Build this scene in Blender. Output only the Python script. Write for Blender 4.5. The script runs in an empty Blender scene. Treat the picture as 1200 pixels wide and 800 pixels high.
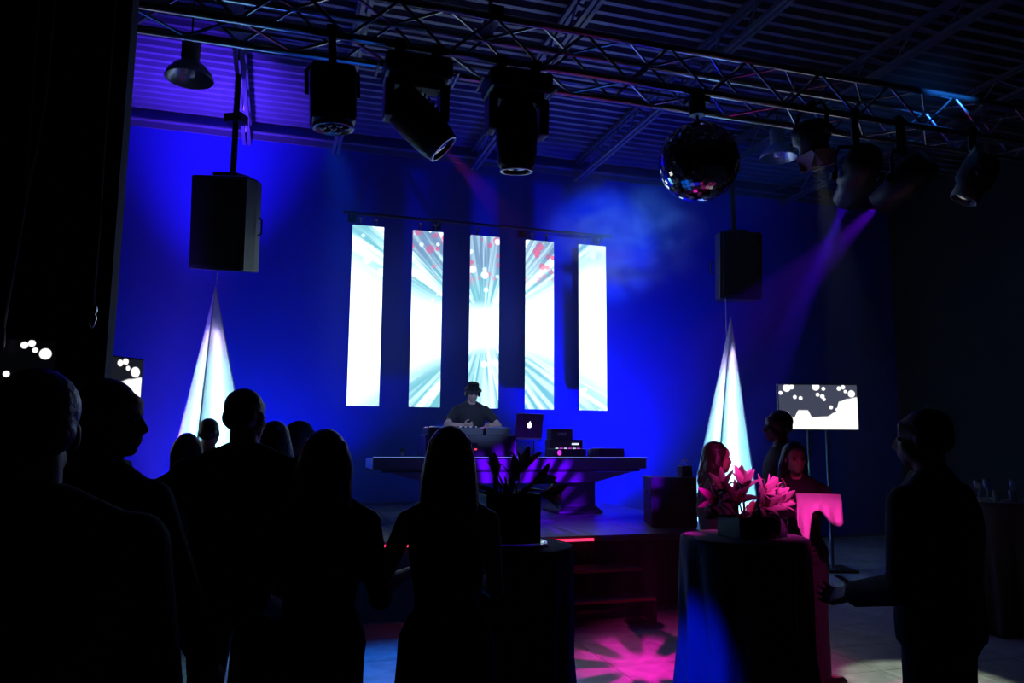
import bpy, bmesh, math, random
from mathutils import Vector, Matrix, Euler
random.seed(7)
R = math.radians
scene = bpy.context.scene
col = scene.collection

# ------------------------------------------------------------------ camera, world, exposure
cam_d = bpy.data.cameras.new('camera'); cam = bpy.data.objects.new('camera', cam_d); col.objects.link(cam)
cam_d.sensor_width = 36.0; cam_d.lens = 27.0; cam_d.clip_start = 0.05; cam_d.clip_end = 100
yaw, pit, rol = R(17), R(7.4), R(0.4)
_f0 = Vector((math.sin(yaw), math.cos(yaw), 0)); _r0 = Vector((math.cos(yaw), -math.sin(yaw), 0)); _z = Vector((0, 0, 1))
_f = _f0*math.cos(pit) + _z*math.sin(pit); _u0 = _z*math.cos(pit) - _f0*math.sin(pit)
_r = _r0*math.cos(rol) + _u0*math.sin(rol); _u = _u0*math.cos(rol) - _r0*math.sin(rol)
cam.matrix_world = Matrix(((_r.x, _u.x, -_f.x, 0), (_r.y, _u.y, -_f.y, 0), (_r.z, _u.z, -_f.z, 1.6), (0, 0, 0, 1)))
scene.camera = cam
w = bpy.data.worlds.new('world'); scene.world = w; w.use_nodes = True
w.node_tree.nodes['Background'].inputs[0].default_value = (0, 0, 0, 1)
w.node_tree.nodes['Background'].inputs[1].default_value = 0
vs = scene.view_settings
scene.display_settings.display_device = 'sRGB'
vs.view_transform = 'Standard'; vs.look = 'None'; vs.exposure = 0.0; vs.gamma = 1.0; vs.use_curve_mapping = False
scene.cycles.use_denoising = True
scene.cycles.volume_bounces = 0
scene.cycles.sample_clamp_indirect = 4.0
scene.cycles.max_bounces = 6
scene.cycles.diffuse_bounces = 1

# ------------------------------------------------------------------ lights of the place (club rig)
def spot(name, loc, target, color, power, angle, blend=0.3, radius=0.05, gobo=None, spin=0.0):
    l = bpy.data.lights.new(name, 'SPOT'); o = bpy.data.objects.new(name, l); col.objects.link(o)
    l.color = color; l.energy = power; l.spot_size = R(angle); l.spot_blend = blend; l.shadow_soft_size = radius
    o.location = loc
    d = Vector(target) - Vector(loc)
    o.rotation_euler = (d.to_track_quat('-Z', 'Y').to_matrix() @ Matrix.Rotation(spin, 3, 'Z')).to_euler()
    if gobo:
        l.use_nodes = True; nt = l.node_tree; N = nt.nodes; em = N['Emission']
        tc = N.new('ShaderNodeTexCoord'); sp = N.new('ShaderNodeSeparateXYZ'); nt.links.new(tc.outputs['Normal'], sp.inputs[0])
        def m(op, a, b=None):
            n = N.new('ShaderNodeMath'); n.operation = op
            for k, v in enumerate((a, b)):
                if v is None: continue
                if isinstance(v, (int, float)): n.inputs[k].default_value = v
                else: nt.links.new(v, n.inputs[k])
            return n.outputs[0]
        x = m('DIVIDE', sp.outputs[0], sp.outputs[2]); y = m('DIVIDE', sp.outputs[1], sp.outputs[2])
        ang = m('ARCTAN2', y, x)
        rad = m('SQRT', m('ADD', m('MULTIPLY', x, x), m('MULTIPLY', y, y)))
        s = m('SINE', m('MULTIPLY', ang, float(gobo['rays'])))
        ray = m('MULTIPLY', m('ADD', s, gobo.get('bias', 0.1)), gobo.get('sharp', 4.0))
        ray = m('MINIMUM', m('MAXIMUM', ray, 0.0), 1.0)
        core = m('MAXIMUM', m('SUBTRACT', 1.0, m('DIVIDE', rad, gobo.get('core', 0.06))), 0.0)
        edge = m('MINIMUM', m('MAXIMUM', m('MULTIPLY', m('SUBTRACT', gobo['rmax'], rad), 30.0), 0.0), 1.0)
        tot = m('MULTIPLY', m('MINIMUM', m('ADD', ray, m('MULTIPLY', core, 3.0)), 1.5), edge)
        nt.links.new(tot, em.inputs['Strength'])
    return o

def area(name, loc, target, color, power, sx, sy, spread=180):
    l = bpy.data.lights.new(name, 'AREA'); o = bpy.data.objects.new(name, l); col.objects.link(o)
    l.shape = 'RECTANGLE'; l.size = sx; l.size_y = sy; l.color = color; l.energy = power; l.spread = R(spread)
    o.location = loc
    o.rotation_euler = (Vector(target) - Vector(loc)).to_track_quat('-Z', 'Y').to_euler()
    return o

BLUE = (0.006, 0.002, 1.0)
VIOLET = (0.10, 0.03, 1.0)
# floor floods washing the back wall and the deck above it (their housings are built further down)
FLOODS = [(-1.45, 9.7, 0.0, (-0.85, 10.5, 6.2), VIOLET, 170, 36), (-0.45, 10.35, 0.0, (0.2, 11.5, 4.6), BLUE, 78, 150),
          (5.15, 9.95, 0.0, (4.35, 11.5, 3.2), BLUE, 150, 110), (6.9, 9.9, 0.0, (6.3, 11.5, 3.4), BLUE, 3, 110)]
for k, (x, y, z, t, c, p, sp) in enumerate(FLOODS):
    area('flood_light', (x, y, z+0.24), t, c, p, 0.34, 0.16, sp)
# (each lamp on the rig carries its own light, see the fixture builders)

# ------------------------------------------------------------------ materials
MATS = {}
def mat(name, color, rough=0.6, metal=0.0, noise=0.0, nscale=20.0, bump=0.0, spec=0.5, emit=None, estr=0.0, trans=0.0):
    if name in MATS: return MATS[name]
    m = bpy.data.materials.new(name); m.use_nodes = True; nt = m.node_tree; b = nt.nodes['Principled BSDF']
    b.inputs['Base Color'].default_value = (*color, 1); b.inputs['Roughness'].default_value = rough
    b.inputs['Metallic'].default_value = metal; b.inputs['Specular IOR Level'].default_value = spec
    if trans: b.inputs['Transmission Weight'].default_value = trans
    if emit:
        b.inputs['Emission Color'].default_value = (*emit, 1); b.inputs['Emission Strength'].default_value = estr
    if noise or bump:
        tc = nt.nodes.new('ShaderNodeTexCoord'); n = nt.nodes.new('ShaderNodeTexNoise'); n.inputs['Scale'].default_value = nscale
        n.inputs['Detail'].default_value = 4; nt.links.new(tc.outputs['Object'], n.inputs['Vector'])
        if noise:
            mx = nt.nodes.new('ShaderNodeMix'); mx.data_type = 'RGBA'
            mx.inputs[6].default_value = (*[c*(1-noise) for c in color], 1); mx.inputs[7].default_value = (*[min(1, c*(1+noise)) for c in color], 1)
            nt.links.new(n.outputs['Fac'], mx.inputs[0]); nt.links.new(mx.outputs[2], b.inputs['Base Color'])
        if bump:
            bp = nt.nodes.new('ShaderNodeBump'); bp.inputs['Strength'].default_value = bump; bp.inputs['Distance'].default_value = 0.01
            nt.links.new(n.outputs['Fac'], bp.inputs['Height']); nt.links.new(bp.outputs[0], b.inputs['Normal'])
    MATS[name] = m; return m

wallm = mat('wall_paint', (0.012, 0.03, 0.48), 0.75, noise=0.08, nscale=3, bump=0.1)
blackwall = mat('black_paint', (0.010, 0.010, 0.012), 0.8, noise=0.2, nscale=4)
deckm = mat('steel_deck', (0.12, 0.12, 0.16), 0.45, 0.3, noise=0.12, nscale=6)
steelm = mat('joist_steel', (0.10, 0.10, 0.13), 0.45, 0.4, noise=0.1)
blackmetal = mat('black_metal', (0.012, 0.012, 0.014), 0.4, 0.2, noise=0.2)
alum = mat('truss_aluminium', (0.50, 0.50, 0.55), 0.25, 1.0, noise=0.1, nscale=30)
spun = mat('spun_aluminium', (0.6, 0.62, 0.66), 0.3, 0.9, noise=0.1)
plasticb = mat('black_plastic', (0.012, 0.012, 0.013), 0.45, noise=0.2)
grillem = mat('speaker_grille', (0.009, 0.009, 0.010), 0.65, noise=0.5, nscale=220, bump=0.4)
glossb = mat('gloss_black', (0.008, 0.008, 0.010), 0.12)
vasem = mat('vase_black', (0.006, 0.006, 0.008), 0.5, spec=0.2)
chrome = mat('chrome', (0.75, 0.75, 0.78), 0.12, 1.0)
glassm = mat('clear_glass', (0.9, 0.95, 1.0), 0.05, trans=0.9)
skinm = mat('skin', (0.40, 0.24, 0.18), 0.55, noise=0.08, nscale=30)
skind = mat('skin_dark', (0.13, 0.07, 0.05), 0.5, noise=0.08, nscale=30)
eyem = mat('eye', (0.06, 0.045, 0.04), 0.15)
hairb = mat('hair_black', (0.008, 0.007, 0.007), 0.4, noise=0.4, nscale=60, bump=0.6)
hairbr = mat('hair_brown', (0.016, 0.010, 0.008), 0.42, noise=0.4, nscale=60, bump=0.6)
clothb = mat('black_cotton', (0.008, 0.008, 0.010), 0.85, noise=0.3, nscale=90, bump=0.3)
clothn = mat('navy_cotton', (0.014, 0.015, 0.03), 0.85, noise=0.3, nscale=90, bump=0.3)
clothg = mat('charcoal_wool', (0.022, 0.022, 0.024), 0.9, noise=0.3, nscale=120, bump=0.3)
denim = mat('dark_denim', (0.010, 0.012, 0.022), 0.85, noise=0.4, nscale=150, bump=0.3)
shoem = mat('shoe_leather', (0.010, 0.009, 0.009), 0.35)
tablecloth = mat('tablecloth_black', (0.08, 0.08, 0.10), 0.8, noise=0.25, nscale=70, bump=0.2)
petalm = mat('lily_petal', (0.85, 0.62, 0.68), 0.5, noise=0.12, nscale=40)
leafm = mat('leaf', (0.05, 0.11, 0.04), 0.45, noise=0.3, nscale=25)
whitecloth = mat('white_cloth', (0.78, 0.76, 0.75), 0.8, noise=0.06, nscale=30)

# ------------------------------------------------------------------ mesh helpers
class MB:
    def __init__(s): s.v = []; s.f = []
    def add(s, vs, fs, M=None):
        o = len(s.v)
        s.v += [tuple(M @ Vector(p)) if M is not None else tuple(p) for p in vs]
        s.f += [tuple(i+o for i in f) for f in fs]; return s
    def box(s, c, d, M=None):
        x, y, z = d[0]/2, d[1]/2, d[2]/2
        vs = [(c[0]+a*x, c[1]+b*y, c[2]+e*z) for e in (-1, 1) for a, b in ((-1, -1), (1, -1), (1, 1), (-1, 1))]
        return s.add(vs, [(3, 2, 1, 0), (4, 5, 6, 7), (0, 1, 5, 4), (1, 2, 6, 5), (2, 3, 7, 6), (3, 0, 4, 7)], M)
    def loft(s, rings, cap=True, closed=True, M=None):
        n = len(rings[0]); vs = [p for r in rings for p in r]; fs = []
        for i in range(len(rings)-1):
            for k in range(n if closed else n-1):
                k2 = (k+1) % n; fs.append((i*n+k, i*n+k2, (i+1)*n+k2, (i+1)*n+k))
        if cap:
            fs.append(tuple(range(n-1, -1, -1))); b = (len(rings)-1)*n; fs.append(tuple(range(b, b+n)))
        return s.add(vs, fs, M)
    def cone(s, p0, p1, r0, r1, seg=12, M=None, cap=True):
        p0 = Vector(p0); p1 = Vector(p1); d = (p1-p0).normalized()
        a = d.orthogonal().normalized(); b = d.cross(a)
        return s.loft([[p + (a*math.cos(2*math.pi*k/seg) + b*math.sin(2*math.pi*k/seg))*r for k in range(seg)] for p, r in ((p0, r0), (p1, r1))], cap, True, M)
    def tube(s, pts, r, seg=8, M=None):
        pts = [Vector(p) for p in pts]; rs = r if isinstance(r, (list, tuple)) else [r]*len(pts); rings = []; a = None
        for i, p in enumerate(pts):
            d = (pts[min(i+1, len(pts)-1)] - pts[max(i-1, 0)]).normalized()
            a = d.orthogonal().normalized() if a is None else (a - d*a.dot(d)).normalized()
            b = d.cross(a)
            rings.append([p + (a*math.cos(2*math.pi*k/seg) + b*math.sin(2*math.pi*k/seg))*rs[i] for k in range(seg)])
        return s.loft(rings, True, True, M)
    def lathe(s, prof, seg=24, M=None, cap=True):
        return s.loft([[(r*math.cos(2*math.pi*k/seg), r*math.sin(2*math.pi*k/seg), z) for k in range(seg)] for r, z in prof], cap, True, M)
    def ball(s, c, rad, seg=14, rings=9, M=None):
        if isinstance(rad, (int, float)): rad = (rad,)*3
        rr = []
        for i in range(rings+1):
            t = -math.pi/2 + math.pi*i/rings; cr = max(math.cos(t), 0.02)
            rr.append([(c[0]+rad[0]*cr*math.cos(2*math.pi*k/seg), c[1]+rad[1]*cr*math.sin(2*math.pi*k/seg), c[2]+rad[2]*math.sin(t)) for k in range(seg)])
        return s.loft(rr, True, True, M)
    def cap(s, p0, r0, p1, r1, seg=12, M=None):
        p0 = Vector(p0); p1 = Vector(p1); d = (p1-p0)
        if d.length < 1e-6: return s.ball(p0, r0, M=M)
        d.normalize(); pts = []; rs = []
        for t in (-85, -50, -20): pts.append(p0 + d*r0*math.sin(R(t))); rs.append(r0*math.cos(R(t)))
        pts.append(p0); rs.append(r0); pts.append(p1); rs.append(r1)
        for t in (20, 50, 85): pts.append(p1 + d*r1*math.sin(R(t))); rs.append(r1*math.cos(R(t)))
        return s.tube(pts, rs, seg, M)
    def prism(s, out, z0, z1, M=None):
        return s.loft([[(x, y, z) for x, y in out] for z in (z0, z1)], True, True, M)
    def sheet(s, rows, th, M=None):
        """grid of points given a thickness along its normals"""
        n = len(rows[0]); P = [[Vector(p) for p in r] for r in rows]; back = []
        for i, r in enumerate(P):
            br = []
            for k, p in enumerate(r):
                du = P[i][min(k+1, n-1)] - P[i][max(k-1, 0)]; dv = P[min(i+1, len(P)-1)][k] - P[max(i-1, 0)][k]
                nn = du.cross(dv); nn = nn.normalized() if nn.length > 1e-9 else Vector((0, 0, 1)); br.append(p - nn*th)
            back.append(br)
        m = len(P); vs = [p for r in P for p in r] + [p for r in back for p in r]; fs = []; o = m*n
        for i in range(m-1):
            for k in range(n-1):
                a, b, c, d = i*n+k, i*n+k+1, (i+1)*n+k+1, (i+1)*n+k
                fs.append((a, b, c, d)); fs.append((o+d, o+c, o+b, o+a))
        for i in range(m-1):
            fs.append((i*n, (i+1)*n, o+(i+1)*n, o+i*n)); e = i*n+n-1; fs.append((e, o+e, o+e+n, e+n))
        for k in range(n-1):
            fs.append((k, o+k, o+k+1, k+1)); e = (m-1)*n+k; fs.append((e, e+1, o+e+1, o+e))
        return s.add(vs, fs, M)
    def mesh(s, name):
        me = bpy.data.meshes.new(name); me.from_pydata(s.v, [], s.f); me.update(); return me
    def build(s, name, m, parent=None, loc=(0, 0, 0), rot=(0, 0, 0), smooth=False, bevel=0.0):
        me = s.mesh(name); me.materials.append(m)
        if smooth: me.shade_smooth()
        return put(name, me, parent, loc, rot, bevel)

def put(name, me, parent=None, loc=(0, 0, 0), rot=(0, 0, 0), bevel=0.0):
    o = bpy.data.objects.new(name, me); col.objects.link(o); o.location = loc; o.rotation_euler = rot
    if parent: o.parent = parent
    if bevel:
        b = o.modifiers.new('bevel', 'BEVEL'); b.width = bevel; b.segments = 2; b.limit_method = 'ANGLE'
    return o
def tag(o, label=None, cat=None, group=None, kind=None):
    if label: o['label'] = label
    if cat: o['category'] = cat
    if group: o['group'] = group
    if kind: o['kind'] = kind
    return o
def thing(name, label, cat, loc=(0, 0, 0), rot=(0, 0, 0), group=None):
    o = bpy.data.objects.new(name, None); col.objects.link(o); o.empty_display_size = 0.1
    o.location = loc; o.rotation_euler = rot
    return tag(o, label, cat, group)
def fuse(mb, name, m, vox, parent=None, smooth_it=4, loc=(0, 0, 0), rot=(0, 0, 0), holes=None):
    """voxel-remesh overlapping closed shapes into one continuous skin"""
    me = mb.mesh('tmp'); t = bpy.data.objects.new('tmp', me); col.objects.link(t)
    r = t.modifiers.new('r', 'REMESH'); r.mode = 'VOXEL'; r.voxel_size = vox; r.use_smooth_shade = True
    if smooth_it:
        sm = t.modifiers.new('s', 'SMOOTH'); sm.factor = 0.5; sm.iterations = smooth_it
    dg = bpy.context.evaluated_depsgraph_get(); dg.update()
    out = bpy.data.meshes.new_from_object(t.evaluated_get(dg)); out.name = name
    bpy.data.objects.remove(t); bpy.data.meshes.remove(me)
    out.materials.clear(); out.materials.append(m); out.shade_smooth()
    return put(name, out, parent, loc, rot)

# ------------------------------------------------------------------ the hall
X0, X1, Y0, Y1, HC = -4.2, 11.0, -2.5, 11.5, 6.25
def floor_material():
    m = bpy.data.materials.new('floor_tile'); m.use_nodes = True; nt = m.node_tree; N = nt.nodes; b = N['Principled BSDF']
    tc = N.new('ShaderNodeTexCoord'); n = N.new('ShaderNodeTexNoise'); n.inputs['Scale'].default_value = 5; n.inputs['Detail'].default_value = 8
    n.inputs['Distortion'].default_value = 1.2; nt.links.new(tc.outputs['Object'], n.inputs['Vector'])
    cr = N.new('ShaderNodeValToRGB'); cr.color_ramp.elements[0].position = 0.35; cr.color_ramp.elements[1].position = 0.7
    cr.color_ramp.elements[0].color = (0.34, 0.34, 0.33, 1); cr.color_ramp.elements[1].color = (0.55, 0.55, 0.53, 1)
    nt.links.new(n.outputs['Fac'], cr.inputs[0]); nt.links.new(cr.outputs[0], b.inputs['Base Color'])
    b.inputs['Roughness'].default_value = 0.35
    bp = N.new('ShaderNodeBump'); bp.inputs['Strength'].default_value = 0.15; nt.links.new(n.outputs['Fac'], bp.inputs['Height']); nt.links.new(bp.outputs[0], b.inputs['Normal'])
    return m
floorm = floor_material()
groutm = mat('grout', (0.10, 0.10, 0.10), 0.9, noise=0.2)
floor = tag(MB().box(((X0+X1)/2, (Y0+Y1)/2, -0.056), (X1-X0, Y1-Y0, 0.1)).build('floor', groutm), kind='structure', label='pale mottled tile floor of the dark hall')
# tiles as pieces where they show (between the guests), the rest of the field joined
TS = 0.6
tile_me = MB().box((0, 0, -0.004), (TS-0.006, TS-0.006, 0.008)).mesh('tile'); tile_me.materials.append(floorm)
rest = MB(); seen = []
for i in range(int((X1-X0)/TS)+1):
    for j in range(int((Y1-Y0)/TS)+1):
        x = X0+TS*(i+0.5); y = Y0+TS*(j+0.5)
        if x > X1 or y > Y1: continue
        if -0.6 < x < 6.0 and 3.0 < y < 7.2: seen.append((x, y))
        else: rest.box((x, y, -0.004), (TS-0.006, TS-0.006, 0.008))
for x, y in seen: put('tile', tile_me, floor, (x, y, 0))
rf = rest.build('tile_field', floorm, floor); rf['kind'] = 'stuff'
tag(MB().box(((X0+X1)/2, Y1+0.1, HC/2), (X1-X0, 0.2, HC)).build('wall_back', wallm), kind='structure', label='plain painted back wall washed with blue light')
tag(MB().box((X1+0.1, (Y0+Y1)/2, HC/2), (0.2, Y1-Y0, HC)).build('wall_right', blackwall), kind='structure', label='black side wall lost in the dark')
tag(MB().box((X0-0.1, (Y0+Y1)/2, HC/2), (0.2, Y1-Y0, HC)).build('wall_left', blackwall), kind='structure', label='black side wall behind the black partition')
tag(MB().box(((X0-0.78)/2, 4.10, HC/2), (-0.78-X0, 0.16, HC)).build('wall_partition', blackwall), kind='structure', label='black partition wall filling the left edge of the view')
# ceiling: trapezoidal steel deck, ribs parallel to the stage wall
dk = MB(); prof = []; y = 1.0; pitch = 0.19
while y < Y1:
    prof += [(y, HC+0.05), (y+0.07, HC+0.05), (y+0.10, HC-0.02), (y+0.16, HC-0.02)]; y += pitch
out = prof + [(prof[-1][0], HC+0.2), (prof[0][0], HC+0.2)]
dv = [(X0, a, b) for a, b in prof] + [(X1, a, b) for a, b in prof]; n = len(prof)
dk.add(dv, [(i, i+1, n+i+1, n+i) for i in range(n-1)])
dk.box(((X0+X1)/2, (Y0+Y1)/2, HC+0.12), (X1-X0, Y1-Y0, 0.1))
ceiling = tag(dk.build('ceiling', deckm), kind='structure', label='corrugated steel deck ceiling lit violet near the wall')
def joist(x):
    b = MB(); zb = HC-0.34; zt = HC-0.05
    for zz in (zb, zt):
        for dx in (-0.035, 0.035): b.box((x+dx, (1.2+Y1)/2, zz), (0.045, Y1-1.2, 0.045))
    y = 1.3; k = 0
    while y < Y1-0.4:
        b.cone((x, y, zb if k % 2 else zt), (x, y+0.36, zt if k % 2 else zb), 0.013, 0.013, 6); y += 0.36; k += 1
    b.build('joist', steelm, ceiling)
for x in (-2.6, -0.58, 0.69, 2.85, 4.62, 6.6, 8.6): joist(x)
e = MB(); e.box(((X0+X1)/2, Y1-0.05, HC-0.17), (X1-X0, 0.09, 0.02)); e.box(((X0+X1)/2, Y1-0.01, HC-0.22), (X1-X0, 0.02, 0.10))
tag(e.build('trim_1', deckm), kind='structure', label='steel angle carrying the deck along the back wall')
cd = MB(); cd.cone((-0.7, 7.1, 5.62), (7.5, 7.1, 5.62), 0.035, 0.035, 8); cd.cone((-0.7, 7.9, 5.75), (7.5, 7.9, 5.75), 0.025, 0.025, 8)
cdo = cd.build('trim_2', steelm); tag(cdo, kind='structure', label='sprinkler pipes running under the deck')

# ------------------------------------------------------------------ stage
stage_top = mat('stage_deck', (0.045, 0.045, 0.05), 0.35, noise=0.3, nscale=14)
SX0, SX1, SY0, SH = 0.14, 4.75, 7.05, 0.70
st = thing('stage', 'low black stage with a pink lit front edge under the table', 'stage', ((SX0+SX1)/2, (SY0+Y1)/2, 0))
cx, cy = (SX0+SX1)/2, (SY0+Y1)/2
pw = (SX1-SX0)/4; pd = (Y1-0.02-SY0)/3
pan = MB().box((0, 0, 0), (pw-0.008, pd-0.008, 0.06)).mesh('deck_panel'); pan.materials.append(stage_top)
for i in range(4):
    for j in range(3): put('deck_panel', pan, st, (SX0+pw*(i+0.5)-cx, SY0+pd*(j+0.5)-cy, SH-0.03), bevel=0.004)
sk = MB()
def pleat_rows(x0, y0, x1, y1, z0, z1, n, amp):
    top = []; bot = []; nx, ny = (y1-y0), -(x1-x0); L = math.hypot(nx, ny); nx /= L; ny /= L
    for i in range(n+1):
        t = i/n; a = amp*math.sin(i*math.pi/2)
        top.append((x0+(x1-x0)*t+nx*a*0.6, y0+(y1-y0)*t+ny*a*0.6, z1)); bot.append((x0+(x1-x0)*t+nx*a, y0+(y1-y0)*t+ny*a, z0))
    return [top, bot]
sk.sheet(pleat_rows(SX0-cx, SY0+0.02-cy, SX1-cx, SY0+0.02-cy, 0.005, SH-0.062, 240, 0.015), 0.004)
sk.sheet(pleat_rows(SX1-0.02-cx, SY0-cy, SX1-0.02-cx, Y1-0.05-cy, 0.005, SH-0.062, 200, 0.015), 0.004)
sk.build('skirt', clothb, st)
for i in range(5):
    for j in range(3):
        MB().cone((SX0+0.12+(SX1-SX0-0.24)*i/4-cx, SY0+0.2+(Y1-SY0-0.4)*j/2-cy, 0.0), (SX0+0.12+(SX1-SX0-0.24)*i/4-cx, SY0+0.2+(Y1-SY0-0.4)*j/2-cy, SH-0.06), 0.025, 0.025, 8).build('leg', blackmetal, st)
redstrip = mat('red_led_strip', (0.3, 0.02, 0.05), 0.4, emit=(1.0, 0.03, 0.12), estr=2.2)
MB().box((1.98-cx, SY0-0.012-cy, SH-0.035), (2.02, 0.018, 0.022)).build('light_strip', redstrip, st)['label'] = 'glowing pink light strip'
sp = thing('stage_steps', 'black two-step stair with faint red light painted on its edges against the stage front', 'steps', (2.95, 6.72, 0))
for k in range(2):
    MB().box((0, -0.12+0.27*k, 0.20+0.22*k), (0.8, 0.27, 0.035)).build('tread', stage_top, sp, bevel=0.004)
    MB().box((0, -0.257+0.27*k, 0.20+0.22*k), (0.8, 0.008, 0.02)).build('red_light_edge', mat('painted_red_light', (0.25, 0.02, 0.02), 0.5), sp)  # red light on the step edges put into the colour
for sx in (-1, 1):
    MB().add([(sx*0.4-0.015, -0.24, 0), (sx*0.4-0.015, 0.29, 0), (sx*0.4-0.015, 0.29, 0.44), (sx*0.4-0.015, 0.03, 0.42), (sx*0.4-0.015, -0.24, 0.18),
              (sx*0.4+0.015, -0.24, 0), (sx*0.4+0.015, 0.29, 0), (sx*0.4+0.015, 0.29, 0.44), (sx*0.4+0.015, 0.03, 0.42), (sx*0.4+0.015, -0.24, 0.18)],
             [(4, 3, 2, 1, 0), (5, 6, 7, 8, 9), (0, 1, 6, 5), (1, 2, 7, 6), (2, 3, 8, 7), (3, 4, 9, 8), (4, 0, 5, 9)]).build('side_panel', blackmetal, sp)

# ------------------------------------------------------------------ LED screen strips
def led_material():
    m = bpy.data.materials.new('led_screen'); m.use_nodes = True; nt = m.node_tree; N = nt.nodes; L = nt.links
    b = N['Principled BSDF']; b.inputs['Base Color'].default_value = (0.02, 0.02, 0.02, 1); b.inputs['Roughness'].default_value = 0.5
    g = N.new('ShaderNodeNewGeometry'); sep = N.new('ShaderNodeSeparateXYZ'); L.new(g.outputs['Position'], sep.inputs[0])
    def val(v, sock):
        if isinstance(v, (int, float)): sock.default_value = v
        else: L.new(v, sock)
    def mt(op, a, b2=None, c=None, clamp=False):
        n = N.new('ShaderNodeMath'); n.operation = op; n.use_clamp = clamp
        for k, v in enumerate((a, b2, c)):
            if v is not None: val(v, n.inputs[k])
        return n.outputs[0]
    def maprange(v, a, b2, c=0.0, d=1.0):
        n = N.new('ShaderNodeMapRange'); n.interpolation_type = 'SMOOTHSTEP'
        for k, q in enumerate((v, a, b2, c, d)): val(q, n.inputs[k])
        return n.outputs[0]
    dx = mt('SUBTRACT', sep.outputs[0], 2.97); dz = mt('SUBTRACT', sep.outputs[2], 3.30)
    ang = mt('ARCTAN2', dz, dx); rad = mt('SQRT', mt('ADD', mt('MULTIPLY', dx, dx), mt('MULTIPLY', dz, dz)))
    # streaks radiating from the middle of the picture
    cv = N.new('ShaderNodeCombineXYZ'); L.new(mt('COSINE', ang), cv.inputs[0]); L.new(mt('SINE', ang), cv.inputs[1]); L.new(mt('MULTIPLY', rad, 0.035), cv.inputs[2])
    n1 = N.new('ShaderNodeTexNoise'); n1.inputs['Scale'].default_value = 15; n1.inputs['Detail'].default_value = 3; L.new(cv.outputs[0], n1.inputs['Vector'])
    n2 = N.new('ShaderNodeTexNoise'); n2.inputs['Scale'].default_value = 2.4; n2.inputs['Detail'].default_value = 1; L.new(cv.outputs[0], n2.inputs['Vector'])
    streak = maprange(n1.outputs['Fac'], 0.40, 0.62); broad = maprange(n2.outputs['Fac'], 0.36, 0.62)
    # white heart, wider to the outer strips
    ax = mt('ABSOLUTE', dx)
    up = mt('ADD', mt('MULTIPLY', mt('MULTIPLY', ax, ax), 0.16), 0.24)
    heart = maprange(mt('DIVIDE', mt('ABSOLUTE', mt('SUBTRACT', dz, mt('MULTIPLY', dx, 0.11))), up), 0.7, 2.0, 1.0, 0.0)
    fac = mt('MAXIMUM', mt('MULTIPLY', streak, mt('ADD', mt('MULTIPLY', broad, 0.6), 0.35)), heart, clamp=True)
    mix = N.new('ShaderNodeMix'); mix.data_type = 'RGBA'; L.new(fac, mix.inputs[0])
    mix.inputs[6].default_value = (0.17, 0.52, 0.62, 1); mix.inputs[7].default_value = (1.15, 1.5, 1.55, 1)
    # soft bokeh discs: white below, red and pink at the top
    def discs(scale, thr, seed):
        vv = N.new('ShaderNodeCombineXYZ'); L.new(sep.outputs[0], vv.inputs[0]); L.new(sep.outputs[2], vv.inputs[1]); vv.inputs[2].default_value = seed
        vo = N.new('ShaderNodeTexVoronoi'); vo.voronoi_dimensions = '3D'; vo.inputs['Scale'].default_value = scale; L.new(vv.outputs[0], vo.inputs['Vector'])
        sc = N.new('ShaderNodeSeparateColor'); L.new(vo.outputs['Color'], sc.inputs[0])
        d = maprange(vo.outputs['Distance'], 0.34, 0.26); on = mt('GREATER_THAN', sc.outputs[0], thr)
        return mt('MULTIPLY', d, on)
    topmask = mt('MULTIPLY', maprange(mt('SUBTRACT', sep.outputs[2], mt('MULTIPLY', ax, 0.10)), 3.80, 4.40), mt('LESS_THAN', ax, 1.35))
    dr = mt('MULTIPLY', mt('MAXIMUM', discs(4.6, 0.25, 1.3), discs(7.5, 0.3, 4.1)), topmask)
    mix2 = N.new('ShaderNodeMix'); mix2.data_type = 'RGBA'; L.new(mt('MULTIPLY', dr, 0.9), mix2.inputs[0]); L.new(mix.outputs[2], mix2.inputs[6]); mix2.inputs[7].default_value = (1.15, 0.07, 0.18, 1)
    dk_ = mt('MULTIPLY', topmask, mt('SUBTRACT', 1.0, fac))
    mix3 = N.new('ShaderNodeMix'); mix3.data_type = 'RGBA'; L.new(mt('MULTIPLY', dk_, 0.75), mix3.inputs[0]); L.new(mix2.outputs[2], mix3.inputs[6]); mix3.inputs[7].default_value = (0.16, 0.20, 0.42, 1)
    dw = mt('MULTIPLY', mt('MAXIMUM', discs(5.0, 0.78, 7.7), discs(8.0, 0.86, 2.2)), 0.6)
    mix4 = N.new('ShaderNodeMix'); mix4.data_type = 'RGBA'; L.new(dw, mix4.inputs[0]); L.new(mix3.outputs[2], mix4.inputs[6]); mix4.inputs[7].default_value = (1.2, 1.35, 1.4, 1)
    L.new(mix4.outputs[2], b.inputs['Emission Color']); b.inputs['Emission Strength'].default_value = 1.25
    return m
ledm = led_material()
YB = 11.2; ZB, ZT = 2.09, 4.74; PH = (ZT-ZB)/5
pm = MB().box((0, 0, 0), (0.455, 0.05, PH-0.002)).mesh('panel'); pm.materials.append(ledm)
fm = MB().box((0, 0.045, 0), (0.42, 0.04, ZT-ZB)).mesh('housing'); fm.materials.append(blackmetal)
ordn = ['leftmost tall LED screen strip, almost all white', 'second LED screen strip from the left, pink spots at its top',
        'middle LED screen strip behind the disc jockey', 'fourth LED screen strip from the left, fine rays',
        'rightmost tall LED screen strip, beside the smoke']
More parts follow.
